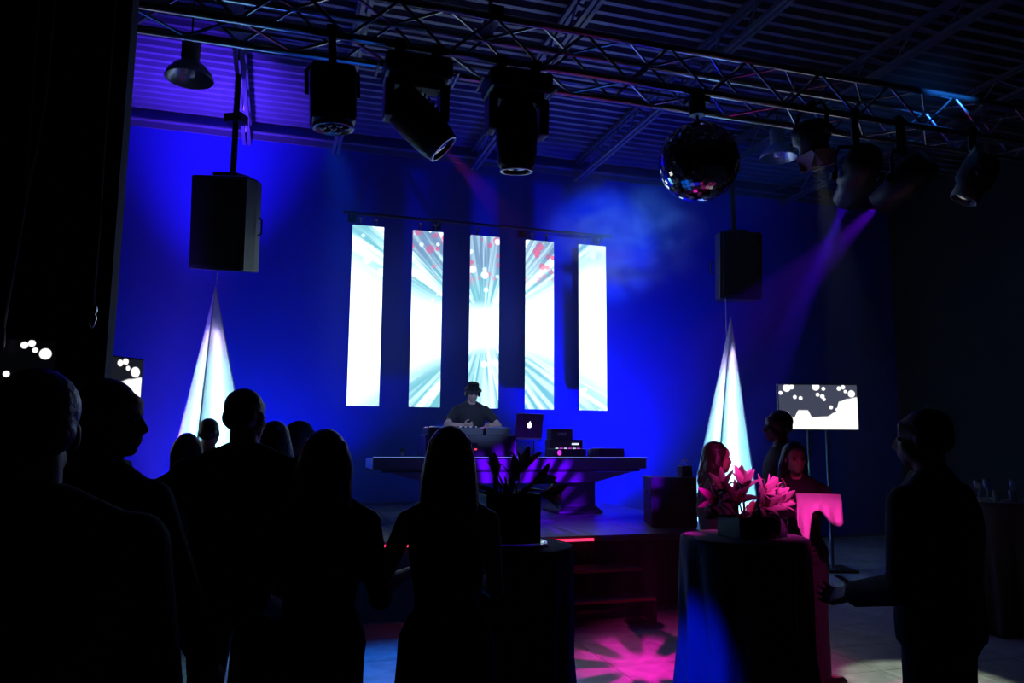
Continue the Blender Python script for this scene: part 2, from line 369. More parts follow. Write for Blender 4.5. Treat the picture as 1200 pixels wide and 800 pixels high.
for i in range(5):
    x = 1.19 + 0.894*i
    t = thing('led_screen', ordn[i], 'screen', (x, YB, ZB), group='LED screen strips on the back wall')
    for k in range(5): put('panel', pm, t, (0, 0, PH*(k+0.5)))
    put('housing', fm, t, (0, 0, (ZT-ZB)/2))
    for dx in (-0.12, 0.12):
        MB().box((dx, 0.03, ZT-ZB+0.06), (0.03, 0.02, 0.14)).box((dx, 0.03, ZT-ZB+0.115), (0.06, 0.05, 0.03)).build('bracket', chrome, t, bevel=0.004)
hp = thing('header_pipe', 'thin black pipe holding up the LED screen strips', 'pipe', (2.97, YB+0.03, ZT+0.19))
hb = MB(); hb.cone((-2.15, 0, 0), (2.15, 0, 0), 0.024, 0.024, 10); hb.build('pipe', blackmetal, hp)
for dx in (-2.0, -0.7, 0.7, 2.0):
    MB().box((dx, 0.12, 0), (0.05, 0.26, 0.05)).box((dx, 0.255, 0), (0.12, 0.02, 0.14)).build('wall_bracket', blackmetal, hp)

# ------------------------------------------------------------------ lighting truss and what hangs from it
TX0, TX1, TY, TZ, TS_ = -1.2, 8.4, 4.45, 4.07, 0.28
tr = thing('lighting_truss', 'aluminium box truss spanning the hall above the crowd', 'truss', ((TX0+TX1)/2, TY, TZ))
hl = (TX1-TX0)/2; h2 = TS_/2
chord = MB().cone((-hl, 0, 0), (hl, 0, 0), 0.025, 0.025, 12).mesh('chord'); chord.materials.append(alum)
for a in (-1, 1):
    for b in (-1, 1): put('chord', chord, tr, (0, a*h2, b*h2))
bay = 0.30; nb = int((TX1-TX0)/bay)
brV = MB().cone((-bay/2, 0, -h2), (bay/2, 0, h2), 0.010, 0.010, 8).mesh('brace'); brV.materials.append(alum)
brV2 = MB().cone((-bay/2, 0, h2), (bay/2, 0, -h2), 0.010, 0.010, 8).mesh('brace'); brV2.materials.append(alum)
brH = MB().cone((-bay/2, -h2, 0), (bay/2, h2, 0), 0.010, 0.010, 8).mesh('brace'); brH.materials.append(alum)
brH2 = MB().cone((-bay/2, h2, 0), (bay/2, -h2, 0), 0.010, 0.010, 8).mesh('brace'); brH2.materials.append(alum)
for i in range(nb):
    x = -hl + bay*(i+0.5)
    for s_ in (-1, 1):
        put('brace', brV if i % 2 else brV2, tr, (x, s_*h2, 0)); put('brace', brH if i % 2 else brH2, tr, (x, 0, s_*h2))
for x in (-2.4, 2.6):
    MB().tube([(x, 0, h2), (x, 0, HC-0.34-TZ)], 0.012, 6).build('hanger', blackmetal, tr)
    MB().box((x, 0, h2+0.03), (0.08, TS_+0.1, 0.05)).build('hanger_plate', blackmetal, tr, bevel=0.005)

def clamp(parent, z0, z1, m=blackmetal):
    b = MB(); b.box((0, 0, (z0+z1)/2), (0.045, 0.05, z1-z0)); b.lathe([(0.036, -0.03), (0.036, 0.03)], 14, Matrix.Translation((0, 0, z1)) @ Matrix.Rotation(R(90), 4, 'Y'))
    return b.build('clamp', m, parent, bevel=0.003)

lensblue = mat('lens_glass', (0.05, 0.05, 0.12), 0.08, spec=0.8)
def moving_head(label, x, target, color, power, angle, gobo=None, spin=0.0, drop=0.02):
    """base box hung under the truss, U-shaped yoke and a tilting barrel-shaped head"""
    t = thing('moving_head_light', label, 'stage light', (x, TY, TZ-h2-0.03-drop), (0, 0, 0), 'moving head lights under the truss')
    piv = Vector((x, TY-0.10, TZ-h2-0.03-drop-0.38)); dr = (Vector(target)-piv).normalized()
    spot('moving_head_lamp', piv+dr*0.262, target, color, power, angle, 0.2, 0.02, gobo, spin)
    for dx in (-0.11, 0.11): clamp(t, -0.03, 0.05).location = (dx, -h2 + 0.0, 0)
    b = MB(); b.box((0, -0.10, -0.09), (0.40, 0.27, 0.13)); b.build('base', plasticb, t, bevel=0.025)
    for s_ in (-1, 1): MB().tube([(s_*0.20, -0.2, -0.10), (s_*0.235, -0.2, -0.10), (s_*0.235, 0.0, -0.10), (s_*0.20, 0.0, -0.10)], 0.009, 6).build('handle', mat('handle_grey', (0.25, 0.26, 0.3), 0.4, 0.4), t)
    yk = MB(); yk.box((0, -0.10, -0.175), (0.33, 0.13, 0.05))
    for s_ in (-1, 1): yk.prism([(-0.065, -0.40), (0.065, -0.40), (0.075, -0.17), (-0.075, -0.17)], s_*0.165-0.028, s_*0.165+0.028, Matrix.Translation((0, -0.10, 0)) @ Matrix(((0, 0, 1, 0), (1, 0, 0, 0), (0, 1, 0, 0), (0, 0, 0, 1))))
    yk.build('yoke', plasticb, t, bevel=0.015)
    prof = [(0.05, 0.19), (0.10, 0.18), (0.125, 0.12), (0.13, 0.0), (0.125, -0.12), (0.115, -0.20), (0.10, -0.235), (0.088, -0.24), (0.086, -0.225)]
    hd = MB().lathe(prof, 20).build('head', plasticb, t, (0, -0.10, -0.38), dr.to_track_quat('-Z', 'Y').to_euler(), smooth=True)
    MB().lathe([(0.104, -0.236), (0.104, -0.246), (0.088, -0.248), (0.086, -0.236)], 20, cap=False).build('lens_ring', mat('ring_grey', (0.35, 0.36, 0.4), 0.3, 0.8), hd, smooth=True)
    MB().lathe([(0.001, -0.236), (0.05, -0.234), (0.086, -0.226), (0.086, -0.222), (0.001, -0.222)], 20).build('lens', lensblue, hd, smooth=True)
    for k in range(5): MB().box((0, 0.128, 0.09-0.035*k), (0.12, 0.012, 0.014)).build('cooling_fin', plasticb, hd)
    return t
moving_head('black moving head light tilted to the right, second fixture from the left', 0.72, (2.90, 3.95, 1.22), (1.0, 0.03, 0.45), 420, 20)
moving_head('black moving head light aimed straight down, left of the mirror ball', 1.35, (1.50, 4.75, 0.0), (1.0, 0.0, 0.40), 60, 10)
# LED par can hanging left of the moving heads
t = thing('par_can', 'boxy black LED par can with round lenses, leftmost under the truss', 'stage light', (0.215, TY-h2, TZ-h2-0.03), (R(3), R(-3), 0))
clamp(t, -0.16, 0.05)
MB().tube([(-0.145, 0, -0.34), (-0.145, 0, -0.20), (-0.10, 0, -0.15), (0.10, 0, -0.15), (0.145, 0, -0.20), (0.145, 0, -0.34)], 0.012, 6).build('bracket', blackmetal, t)
MB().box((0, 0, -0.345), (0.255, 0.24, 0.33)).build('housing', plasticb, t, bevel=0.03)
MB().lathe([(0.115, -0.505), (0.118, -0.53), (0.105, -0.535), (0.10, -0.508)], 20).build('rim', mat('ring_grey', (0.35, 0.36, 0.4), 0.3, 0.8), t, smooth=True)
for k in range(7):
    a = k*math.pi/3; r_ = 0.0 if k == 6 else 0.062
    MB().ball((r_*math.cos(a), r_*math.sin(a), -0.522), (0.026, 0.026, 0.016), 10, 6).build('lens', lensblue, t, smooth=True)

spot('par_can_lamp', (0.235, 4.305, 3.33), (0.95, 5.25, 0.0), (0.0, 0.16, 1.0), 800, 36, 0.6, 0.06)

def profile_light(name, label, x, target, color, power, angle, L=0.46, drop=0.0, barn=False, dy=-0.14, group='spotlights at the right end of the truss', gobo=None, spin=0.0):
    piv = Vector((x, TY+dy, TZ-h2-0.03-0.32-drop)); dr = (Vector(target)-piv).normalized()
    pan = math.degrees(math.atan2(-dr.x, dr.y)); tilt = math.degrees(math.atan2(math.hypot(dr.x, dr.y), -dr.z))
    spot('spotlight_lamp', piv+dr*(L*0.5+0.012), target, color, power, angle, 0.4, 0.03, gobo, spin)
    t = thing(name, label, 'stage light', (x, TY+dy, TZ-h2-0.03), (0, 0, R(pan)), group)
    clamp(t, -0.10-drop, 0.05)
    q = -0.32-drop
    MB().tube([(-0.15, 0, q), (-0.15, 0, q+0.15), (-0.11, 0, q+0.22), (0.11, 0, q+0.22), (0.15, 0, q+0.15), (0.15, 0, q)], 0.014, 6).build('bracket', blackmetal, t)
    bd = MB(); bd.lathe([(0.05, L*0.5), (0.10, L*0.48), (0.13, L*0.3), (0.13, -L*0.1), (0.10, -L*0.2), (0.10, -L*0.5), (0.088, -L*0.5), (0.086, -L*0.44)], 18)
    o = bd.build('barrel', plasticb, t, (0, 0, q), (R(tilt), 0, 0), smooth=True)
    MB().lathe([(0.001, -L*0.455), (0.05, -L*0.452), (0.086, -L*0.44), (0.086, -L*0.43), (0.001, -L*0.43)], 18).build('lens', lensblue, o, smooth=True)
    for s_ in (-1, 1): MB().lathe([(0.03, -0.02), (0.03, 0.02)], 12, Matrix.Translation((s_*0.165, 0, 0)) @ Matrix.Rotation(R(90), 4, 'Y')).build('knob', blackmetal, o)
    if barn:
        for k in range(4):
            Mx = Matrix.Rotation(k*math.pi/2, 4, 'Z') @ Matrix.Translation((0, 0.10, -L*0.5)) @ Matrix.Rotation(R(-25), 4, 'X')
            MB().add([(-0.08, -0.002, 0), (0.08, -0.002, 0), (0.11, -0.002, -0.12), (-0.11, -0.002, -0.12), (-0.08, 0.002, 0), (0.08, 0.002, 0), (0.11, 0.002, -0.12), (-0.11, 0.002, -0.12)],
                     [(0, 1, 2, 3), (7, 6, 5, 4), (0, 4, 5, 1), (1, 5, 6, 2), (2, 6, 7, 3), (3, 7, 4, 0)], Mx).build('barn_door', mat('flap_grey', (0.5, 0.5, 0.5), 0.6), o)
    return t
profile_light('spotlight', 'black spotlight throwing the steeper of the two blue beams', 3.87, (5.35, 8.5, 1.05), (0.05, 0.0, 1.0), 16000, 9, drop=0.10)
profile_light('spotlight', 'black spotlight throwing the slanting blue beam, right of its twin', 4.28, (2.95, 8.5, 0.7), (0.13, 0.0, 1.0), 7500, 28, drop=0.10, gobo=dict(rays=28, rmax=0.22, core=0.03, bias=0.0), spin=0.3)
profile_light('barn_door_light', 'small black floodlight with pale barn doors near the spotlights', 3.50, (4.28, 4.35, 0.0), (0.85, 1.0, 0.80), 340, 19, L=0.22, drop=-0.14, barn=True)
profile_light('spotlight', 'short black spotlight tilted sideways at the far right of the truss', 4.95, (3.4, 5.4, 0.0), (0.3, 0.0, 1.0), 10, 20, L=0.36)

# mirror ball on its motor
BR = 0.262; BC = Vector((2.60, 4.31, 3.438))
t = thing('mirror_ball', 'large mirror ball hanging below the truss', 'mirror ball', (BC.x, BC.y, BC.z-BR))
mirrorm = mat('mirror_tile', (0.55, 0.55, 0.6), 0.04, 1.0)
core = MB().ball((0, 0, BR), BR*0.985, 32, 18).build('core', mat('ball_core', (0.01, 0.01, 0.012), 0.6), t, smooth=True)
facets = MB(); rows = 30
for i in range(rows):
    la0 = -math.pi/2 + math.pi*i/rows; la = la0 + math.pi/rows/2; nn = max(6, int(2*rows*math.cos(la)))
    for k in range(nn):
        lo = 2*math.pi*k/nn; n_ = Vector((math.cos(la)*math.cos(lo), math.cos(la)*math.sin(lo), math.sin(la)))
        j = Vector((random.gauss(0, .006), random.gauss(0, .006), random.gauss(0, .006)))
        nj = (n_+j).normalized(); e1 = Vector((-math.sin(lo), math.cos(lo), 0)); e1 = (e1-nj*e1.dot(nj)).normalized(); e2 = nj.cross(e1)
        a = BR*math.pi/rows*0.46; p = n_*BR + Vector((0, 0, BR)); q = p - nj*0.004
        facets.add([p-e1*a-e2*a, p+e1*a-e2*a, p+e1*a+e2*a, p-e1*a+e2*a, q-e1*a-e2*a, q+e1*a-e2*a, q+e1*a+e2*a, q-e1*a+e2*a],
                   [(0, 1, 2, 3), (0, 4, 5, 1), (1, 5, 6, 2), (2, 6, 7, 3), (3, 7, 4, 0)])
fo = facets.build('mirror_tiles', mirrorm, t); fo['kind'] = 'stuff'
MB().lathe([(0.03, 2*BR-0.005), (0.03, 2*BR+0.02), (0.008, 2*BR+0.025), (0.008, 2*BR+0.06)], 12).build('stem', blackmetal, t)
MB().lathe([(0.05, 2*BR+0.06), (0.055, 2*BR+0.065), (0.055, 2*BR+0.14), (0.03, 2*BR+0.145)], 14).box((0, 0, 2*BR+0.165), (0.14, 0.10, 0.04)).build('motor', plasticb, t)

# high-bay lamps (switched off) near the deck
def high_bay(label, x, y, z):
    t = thing('high_bay_lamp', label, 'ceiling lamp', (x, y, z), group='unlit high-bay lamps')
    MB().lathe([(0.24, 0), (0.243, 0.004), (0.22, 0.07), (0.15, 0.15), (0.08, 0.19), (0.078, 0.185), (0.147, 0.145), (0.215, 0.066), (0.236, 0.0)], 32, cap=False).build('reflector', spun, t, smooth=True)
    MB().lathe([(0.08, 0.18), (0.095, 0.20), (0.095, 0.40), (0.05, 0.42)], 18).build('ballast', mat('ballast_grey', (0.2, 0.2, 0.22), 0.5), t, smooth=True)
    MB().lathe([(0.01, 0.02), (0.05, 0.04), (0.055, 0.09), (0.03, 0.17)], 14).build('bulb', mat('frosted_bulb', (0.8, 0.8, 0.8), 0.3), t, smooth=True)
    MB().tube([(0, 0, 0.42), (0, 0, HC-z-0.0)], 0.010, 6).build('hanger', blackmetal, t)
high_bay('spun metal high-bay lamp above the left loudspeaker', -1.02, 8.276, 5.33)
high_bay('spun metal high-bay lamp hanging right of the mirror ball', 6.20, 8.304, 5.33)

# added lighting bar, unseen above the frame, whose spots brighten flowers, smoke and stage
t = thing('added_lighting_bar', 'added black lighting bar over the audience, out of the picture', 'pipe', (2.0, 1.5, 4.4))
MB().cone((-3, 0, 0), (4, 0, 0), 0.025, 0.025, 10).build('pipe', blackmetal, t)
for x in (-2.5, 3.5): MB().cone((x, 0, 0), (x, 0, HC-0.02-4.4), 0.01, 0.01, 6).build('hanger', blackmetal, t)
def added_bar_light(label, x, target, color, power, angle, gobo=None, spin=0.0):
    t = thing('spotlight', label, 'stage light', (x, 1.5, 4.36), group='added spotlights on the bar over the audience')
    clamp(t, -0.10, 0.04)
    piv = Vector((x, 1.5, 4.12)); dr = (Vector(target)-piv).normalized()
    MB().tube([(-0.13, 0, -0.24), (-0.13, 0, -0.12), (0.13, 0, -0.12), (0.13, 0, -0.24)], 0.012, 6).build('bracket', blackmetal, t)
    MB().lathe([(0.05, 0.2), (0.10, 0.19), (0.11, 0.1), (0.10, -0.2), (0.09, -0.2), (0.088, -0.17)], 18).build('barrel', plasticb, t, (0, 0, -0.24), dr.to_track_quat('-Z', 'Y').to_euler(), smooth=True)
    spot('added_bar_lamp', piv+dr*0.22, target, color, power, angle, 0.7, 0.02 if gobo else 0.03, gobo, spin)
added_bar_light('added black spotlight on the unseen audience bar aimed at the flower table cloth', -0.3, (1.93, 3.6, 0.60), (0.0, 0.01, 1.0), 4200, 8)
added_bar_light('added black spotlight on the unseen audience bar aimed at the smoke', 4.6, (5.05, 10.3, 4.75), (0.02, 0.24, 1.0), 6000, 13)
added_bar_light('added black spotlight on the unseen audience bar aimed at the disc jockey', 1.75, (2.46, 9.6, 1.85), (0.3, 0.45, 1.0), 2600, 7)
added_bar_light('added black spotlight on the unseen audience bar aimed at the lilies', 2.25, (2.92, 4.05, 1.28), (1.0, 0.04, 0.46), 520, 23)
added_bar_light('added black spotlight on the unseen audience bar throwing the pink star on the floor', 0.8, (2.62, 5.25, 0.0), (0.9, 0.0, 0.5), 2600, 14, dict(rays=9, rmax=0.115, core=0.05, bias=0.0), 0.2)

# ------------------------------------------------------------------ loudspeakers, cones, chains
def speaker(label, c, rz, rx, ry, sx=0.62, sy=0.52, sz=0.98, pole_to=None):
    t = thing('loudspeaker', label, 'loudspeaker', c, (0, 0, R(rz)), 'flown loudspeakers')
    rot = (R(rx), R(ry), 0)
    out_ = [(-sx/2, -sy/2), (sx/2, -sy/2), (sx/2*0.96, 0.0), (sx/2*0.68, sy/2), (-sx/2*0.68, sy/2), (-sx/2*0.96, 0.0)]
    cab = MB().prism(out_, -sz/2, sz/2).build('cabinet', plasticb, t, rot=rot, bevel=0.025)
    MB().box((0, -sy/2-0.008, 0), (sx-0.08, 0.02, sz-0.08)).build('grille', grillem, cab, bevel=0.01)
    MB().box((sx/2+0.004, -sy/2+0.02, 0), (0.008, 0.014, sz-0.06)).build('edge_trim', mat('trim_grey', (0.10, 0.10, 0.12), 0.3, 0.5), cab)
    for k in (-1, 1): MB().tube([(k*(sx/2-0.01), 0.05, -0.10), (k*(sx/2+0.03), 0.05, -0.08), (k*(sx/2+0.03), 0.05, 0.08), (k*(sx/2-0.01), 0.05, 0.10)], 0.012, 6).build('handle', plasticb, cab)
    MB().box((0, 0, sz/2+0.03), (0.30, 0.30, 0.05)).build('rigging_plate', blackmetal, cab, bevel=0.006)
    if pole_to: MB().cone((0, 0, sz/2+0.02), (0, 0, pole_to-c[2]), 0.036, 0.036, 12).box((0, 0, pole_to-c[2]-0.55), (0.22, 0.16, 0.10)).build('pole', blackmetal, t)
    return t
speaker('black loudspeaker tilted on a ceiling pole above the left white cone', (-0.60, 9.2, 4.05), -28, 10, 5, 0.68, 0.54, 1.06, pole_to=HC-0.37)
speaker('black loudspeaker flown above the right white cone', (6.38, 9.65, 4.16), -14, 5, 0, pole_to=HC-0.03)

def chain(label, p, n, swing=0.0):
    b = MB(); L = 0.03
    for i in range(n):
        z = -i*L*0.78
        M = Matrix.Translation((swing*i/n, 0, z)) @ Matrix.Rotation(R(90*(i % 2)), 4, 'Z')
        ring = [(0.009*math.cos(a), 0, 0.5*L*math.sin(a)*1.0) for a in [2*math.pi*k/10 for k in range(11)]]
        b.tube(ring, 0.0028, 5, M)
    o = b.build('chain', chrome, loc=p, smooth=True); return tag(o, label, 'chain', 'chains below the loudspeakers')
chain('short steel chain between the left loudspeaker and its white cone', (-0.72, 9.32, 3.56), 9)
chain('steel chain hanging beside the tip of the right white cone', (6.06, 9.42, 3.64), 24)

def fabric_material():
    m = bpy.data.materials.new('stretch_fabric'); m.use_nodes = True; nt = m.node_tree; N = nt.nodes; nt.nodes.remove(N['Principled BSDF'])
    tc = N.new('ShaderNodeTexCoord'); n = N.new('ShaderNodeTexNoise'); n.inputs['Scale'].default_value = 6; nt.links.new(tc.outputs['Object'], n.inputs['Vector'])
    mx = N.new('ShaderNodeMix'); mx.data_type = 'RGBA'; mx.inputs[6].default_value = (0.80, 0.80, 0.82, 1); mx.inputs[7].default_value = (0.9, 0.9, 0.92, 1); nt.links.new(n.outputs['Fac'], mx.inputs[0])
    d = N.new('ShaderNodeBsdfDiffuse'); tl = N.new('ShaderNodeBsdfTranslucent'); ms = N.new('ShaderNodeMixShader'); ms.inputs[0].default_value = 0.55
    nt.links.new(mx.outputs[2], d.inputs[0]); nt.links.new(mx.outputs[2], tl.inputs[0]); nt.links.new(d.outputs[0], ms.inputs[1]); nt.links.new(tl.outputs[0], ms.inputs[2])
    nt.links.new(ms.outputs[0], N['Material Output'].inputs[0]); return m
fabm = fabric_material()
tube_lo = mat('added_tube_cyan', (0.5, 0.5, 0.5), 0.4, emit=(0.30, 0.95, 1.0), estr=66)
tube_mid = mat('added_tube_pale', (0.5, 0.5, 0.5), 0.4, emit=(0.42, 0.80, 1.0), estr=54)
tube_hi = mat('added_tube_lilac', (0.5, 0.5, 0.5), 0.4, emit=(0.62, 0.52, 1.0), estr=34)
def fabric_cone(label, base, apex, r, rz):
    t = thing('fabric_cone', label, 'fabric cone', base, group='glowing white fabric cones')
    a = Vector(apex)-Vector(base)
    M = Matrix.Rotation(R(rz), 3, 'Z')
    cor = [M @ Vector((r*math.cos(R(90+120*k)), r*math.sin(R(90+120*k)), 0.03)) for k in range(3)]
    nz, nu = 22, 12
    for k in range(3):
        c0, c1 = cor[k], cor[(k+1) % 3]; rows_ = []
        for i in range(nz+1):
            tt = (i/nz)*0.995; row = []
            for j in range(nu+1):
                s_ = j/nu; p = c0.lerp(c1, s_); p = p.lerp(a, tt)
                mid = ((c0+c1)/2); inward = -Vector((mid.x, mid.y, 0)).normalized()
                p = p + inward*(0.10*math.sin(math.pi*s_)*math.sin(math.pi*min(1, tt*1.02))*(1-tt))
                p.z += 0.30*math.sin(math.pi*s_)*(1-tt)**6 if i == 0 else 0
                row.append(p)
            rows_.append(row)
        b = MB(); n = nu+1
        b.add([p for r_ in rows_ for p in r_], [(i*n+j, i*n+j+1, (i+1)*n+j+1, (i+1)*n+j) for i in range(nz) for j in range(nu)])
        b.build('fabric_panel', fabm, t, smooth=True)
    for k in range(3):
        e_ = MB(); e_.tube([cor[k]*1.004, cor[k].lerp(a, 0.5), a], [0.011, 0.009, 0.006], 6); e_.build('seam', fabm, t, smooth=True)
        MB().lathe([(0.05, 0), (0.05, 0.012), (0.02, 0.03)], 12, Matrix.Translation((cor[k].x, cor[k].y, 0))).build('foot_plate', chrome, t)
    # uplight standing on the floor inside the cone
    MB().lathe([(0.09, 0.0), (0.10, 0.02), (0.10, 0.16), (0.085, 0.18), (0.08, 0.16)], 18).build('uplight', plasticb, t, smooth=True)
    MB().cone((0, 0, 0.16), tuple(a*0.97), 0.012, 0.008, 8).build('pole', spun, t)
    for f0, f1, mm in ((0.05, 0.50, tube_lo), (0.505, 0.75, tube_mid), (0.755, 0.95, tube_hi)):  # added glowing tubes, hidden inside, light the fabric in the uplight's place
        MB().cone(tuple(a*f0), tuple(a*f1), 0.05*(1-f0), 0.05*(1-f1), 12).build('added_glow_tube', mm, t, smooth=True)
    return t
fabric_cone('glowing white stretch fabric cone below the left loudspeaker', (-0.74, 9.55, 0), (-0.74, 9.45, 3.37), 0.80, 52)
fabric_cone('glowing white stretch fabric cone behind the group at the flower table', (5.82, 9.4, 0), (6.14, 9.42, 3.37), 0.66, 20)

def flood(x, y, z, tgt):
    d = Vector(tgt)-Vector((x, y, z+0.24)); rz = math.atan2(-d.x, d.y); el = math.atan2(d.z, math.hypot(d.x, d.y))
    t = thing('floor_flood', '', 'stage light', (x, y, z), (0, 0, rz), 'floor floodlights washing the back wall')
    b = MB(); b.box((0, 0, 0.008), (0.26, 0.22, 0.016))
    b.build('foot', blackmetal, t, bevel=0.003)
    MB().tube([(-0.215, 0, 0.016), (-0.215, 0, 0.24)], 0.012, 6).tube([(0.215, 0, 0.016), (0.215, 0, 0.24)], 0.012, 6).box((0, 0, 0.022), (0.45, 0.04, 0.012)).build('bracket', blackmetal, t)
    Mr = Matrix.Translation((0, 0, 0.24)) @ Matrix.Rotation(el, 4, 'X')
    MB().box((0, -0.065, 0), (0.40, 0.10, 0.21), Mr).build('housing', plasticb, t, bevel=0.01)
    return t
for (x, y, z, tg, c, p, sp), lb in zip(FLOODS, ('black floor floodlight left of the left white cone', 'black floor floodlight between the left cone and the stage', 'black floor floodlight between the stage and the right cone', 'black floor floodlight right of the right white cone')):
    tag(flood(x, y, z, tg), lb)

# ------------------------------------------------------------------ people
def rotz(v, a): return Matrix.Rotation(a, 3, 'Z') @ Vector(v)
def ring(c, rx, ry, n=16, tw=0.0, sq=2.3):
    """superellipse ring in the local XY plane"""
    out = []
    for k in range(n):
        a = 2*math.pi*k/n; ca, sa = math.cos(a), math.sin(a)
        out.append(Vector((c[0]+rx*math.copysign(abs(ca)**(2/sq), ca), c[1]+ry*math.copysign(abs(sa)**(2/sq), sa), c[2])))
    return out
def hand_shape(b, wrist, d, thumb, curl, sc):
    """palm, four unequal curled fingers, thumb from the side of the palm"""
    d = Vector(d).normalized(); s_ = (Vector(thumb) - d*Vector(thumb).dot(d)).normalized(); n = s_.cross(d).normalized()
    w = Vector(wrist)
    for k in range(4):
        o = (0.030 - 0.0205*k)*sc
        b.cap(w + d*0.012*sc + s_*o*0.6, 0.017*sc, w + d*0.082*sc + s_*o, 0.0145*sc, 8)
    lens = (0.068, 0.077, 0.071, 0.054)
    for k in range(4):
        o = (0.034 - 0.0228*k)*sc; p = w + d*0.085*sc + s_*o; ang = 0.15
        for j, fr in enumerate((0.46, 0.30, 0.24)):
            ang += curl*(0.8 if j == 0 else 1.0)
            q = p + (d*math.cos(ang) + n*math.sin(ang) + s_*(0.07*(1.5-k)))*lens[k]*fr*sc
            b.cap(p, (0.0092-0.0008*j)*sc, q, (0.0086-0.0008*j)*sc, 8); p = q
    p = w + d*0.025*sc + s_*0.034*sc
    for j, (l, dd) in enumerate(((0.040, d*0.55+s_*0.75+n*0.25), (0.030, d*0.85+s_*0.42+n*0.35), (0.024, d*0.95+s_*0.2+n*0.45))):
        q = p + dd.normalized()*l*sc; b.cap(p, (0.0125-0.0015*j)*sc, q, (0.0112-0.0015*j)*sc, 8); p = q
def person(label, loc, facing, H=1.72, sex='m', skin=skinm, hair=('short', hairb), top=('long', clothb), bottom=('trousers', clothb),
           armL=((-0.18, 0.0, -1), (-0.05, 0.25, -1)), armR=((0.18, 0.0, -1), (0.05, 0.25, -1)), legs=((-0.05, 0.02), (0.05, -0.02)), footyaw=(12, -12),
           lean=0.0, side=0.0, head=(0, 0, 0), curl=0.4, vox=0.0075, feet_face=None, collar=False, extra=None, shoe_h=0.0, wide=1.0):
    """facing: degrees, 0 looks at the stage wall (+Y). Body is one fused mesh; clothes, hair and shoes are its parts."""
    f = sex == 'f'; k = H/1.75
    sh = (0.175 if f else 0.20)*k*wide; hip_w = 0.088*k; body = MB(); shirt = MB(); low = MB(); shoes = [MB(), MB()]
    hipz = 0.525*H
    Ml = Matrix.Translation((0, 0, hipz)) @ Matrix.Rotation(R(-lean), 4, 'X') @ Matrix.Rotation(R(side), 4, 'Y') @ Matrix.Translation((0, 0, -hipz))
    def T(p): return Ml @ Vector(p)
    # torso
    if f: tor = [(0.455, 0.08, 0.07), (0.50, 0.165, 0.115), (0.545, 0.172, 0.115), (0.61, 0.125, 0.092), (0.66, 0.132, 0.098), (0.72, 0.152, 0.118), (0.765, 0.158, 0.105), (0.80, 0.160, 0.085), (0.825, 0.11, 0.07), (0.845, 0.058, 0.056)]
    else: tor = [(0.455, 0.08, 0.08), (0.50, 0.165, 0.118), (0.55, 0.168, 0.12), (0.61, 0.156, 0.112), (0.67, 0.168, 0.120), (0.73, 0.188, 0.132), (0.78, 0.198, 0.118), (0.808, 0.185, 0.092), (0.830, 0.12, 0.075), (0.848, 0.066, 0.066)]
    def torso(b, g, z0, z1):
        rr = []
        zz = [t for t in tor if z0 <= t[0] <= z1]
        for (z, rx, ry) in zz: rr.append([T(p) for p in ring((0, -0.01*k, z*H), rx*k*wide+g, ry*k+g, 20)])
        b.loft(rr)
    torso(body, 0, 0, 1)
    # neck and head
    nb = T((0, -0.012*k, 0.835*H)); hs = (0.128 if f else 0.130)*H/0.228
    hc0 = T((0, 0.018*k, H-0.114*hs))
    Mh = Matrix.Translation(hc0) @ Matrix.Rotation(R(head[0]), 4, 'Z') @ Matrix.Rotation(R(-lean*0.6+head[1]), 4, 'X') @ Matrix.Rotation(R(head[2]), 4, 'Y') @ Matrix.Scale(hs, 4)
    def hp(*p): return Mh @ Vector(p)
    body.cap(nb, (0.052 if f else 0.062)*k, hp(0, -0.018, -0.06), (0.047 if f else 0.056)*k, 14)
    def hb(c, r): body.ball(c, r, 16, 10, Mh)
    hb((0, -0.012, 0.028), (0.074, 0.095, 0.085)); hb((0, 0.030, -0.038), (0.057, 0.060, 0.072)); hb((0, 0.058, -0.092), (0.028, 0.024, 0.022)); hb((0, 0.050, -0.070), (0.038, 0.034, 0.036))
    hb((0, 0.070, 0.020), (0.050, 0.018, 0.013)); hb((0, 0.066, 0.045), (0.052, 0.020, 0.03))
    for s_ in (-1, 1):
        hb((s_*0.036, 0.050, -0.028), (0.025, 0.027, 0.028)); hb((s_*0.076, -0.006, -0.014), (0.010, 0.020, 0.032)); hb((s_*0.040, 0.018, -0.062), (0.022, 0.038, 0.034))
        hb((s_*0.011, 0.092, -0.036), (0.010, 0.010, 0.008))
    body.cap((0, 0.083, 0.006), 0.009, (0, 0.104, -0.033), 0.012, 10, Mh)
    hb((0, 0.086, -0.059), (0.022, 0.009, 0.006)); hb((0, 0.085, -0.071), (0.020, 0.009, 0.008))
    # arms
    joints = {}
    for s_, (du, df) in ((-1, armL), (1, armR)):
        du = Vector(du).normalized(); df = Vector(df).normalized()
        S = T((s_*sh, -0.008*k, 0.795*H)); E = S + du*0.172*H; W = E + df*0.150*H
        joints[s_] = (S, E, W, df)
        ra = (0.043, 0.036, 0.024) if f else (0.055, 0.043, 0.028); ra = [q*k for q in ra]
        body.cap(T((s_*sh*0.7, -0.01*k, 0.785*H)), ra[0]*1.1, S, ra[0]*1.0, 12); body.cap(T((s_*0.03*k, -0.02*k, 0.842*H)), 0.040*k, T((s_*sh*0.85, -0.012*k, 0.806*H)), 0.036*k, 12)
        body.cap(S, ra[0]*1.0, E, ra[1], 12); body.cap(E, ra[1], E.lerp(W, 0.35), ra[1]*1.02, 12); body.cap(E.lerp(W, 0.35), ra[1]*1.02, W, ra[2], 12)
        th = Vector((-s_*0.5, 0.8, 0.35))
        if abs(df.y) > 0.75: th = Vector((-s_*0.75, 0.1, 0.6))
        hand_shape(body, W, df, th, curl, 0.92*k if f else k)
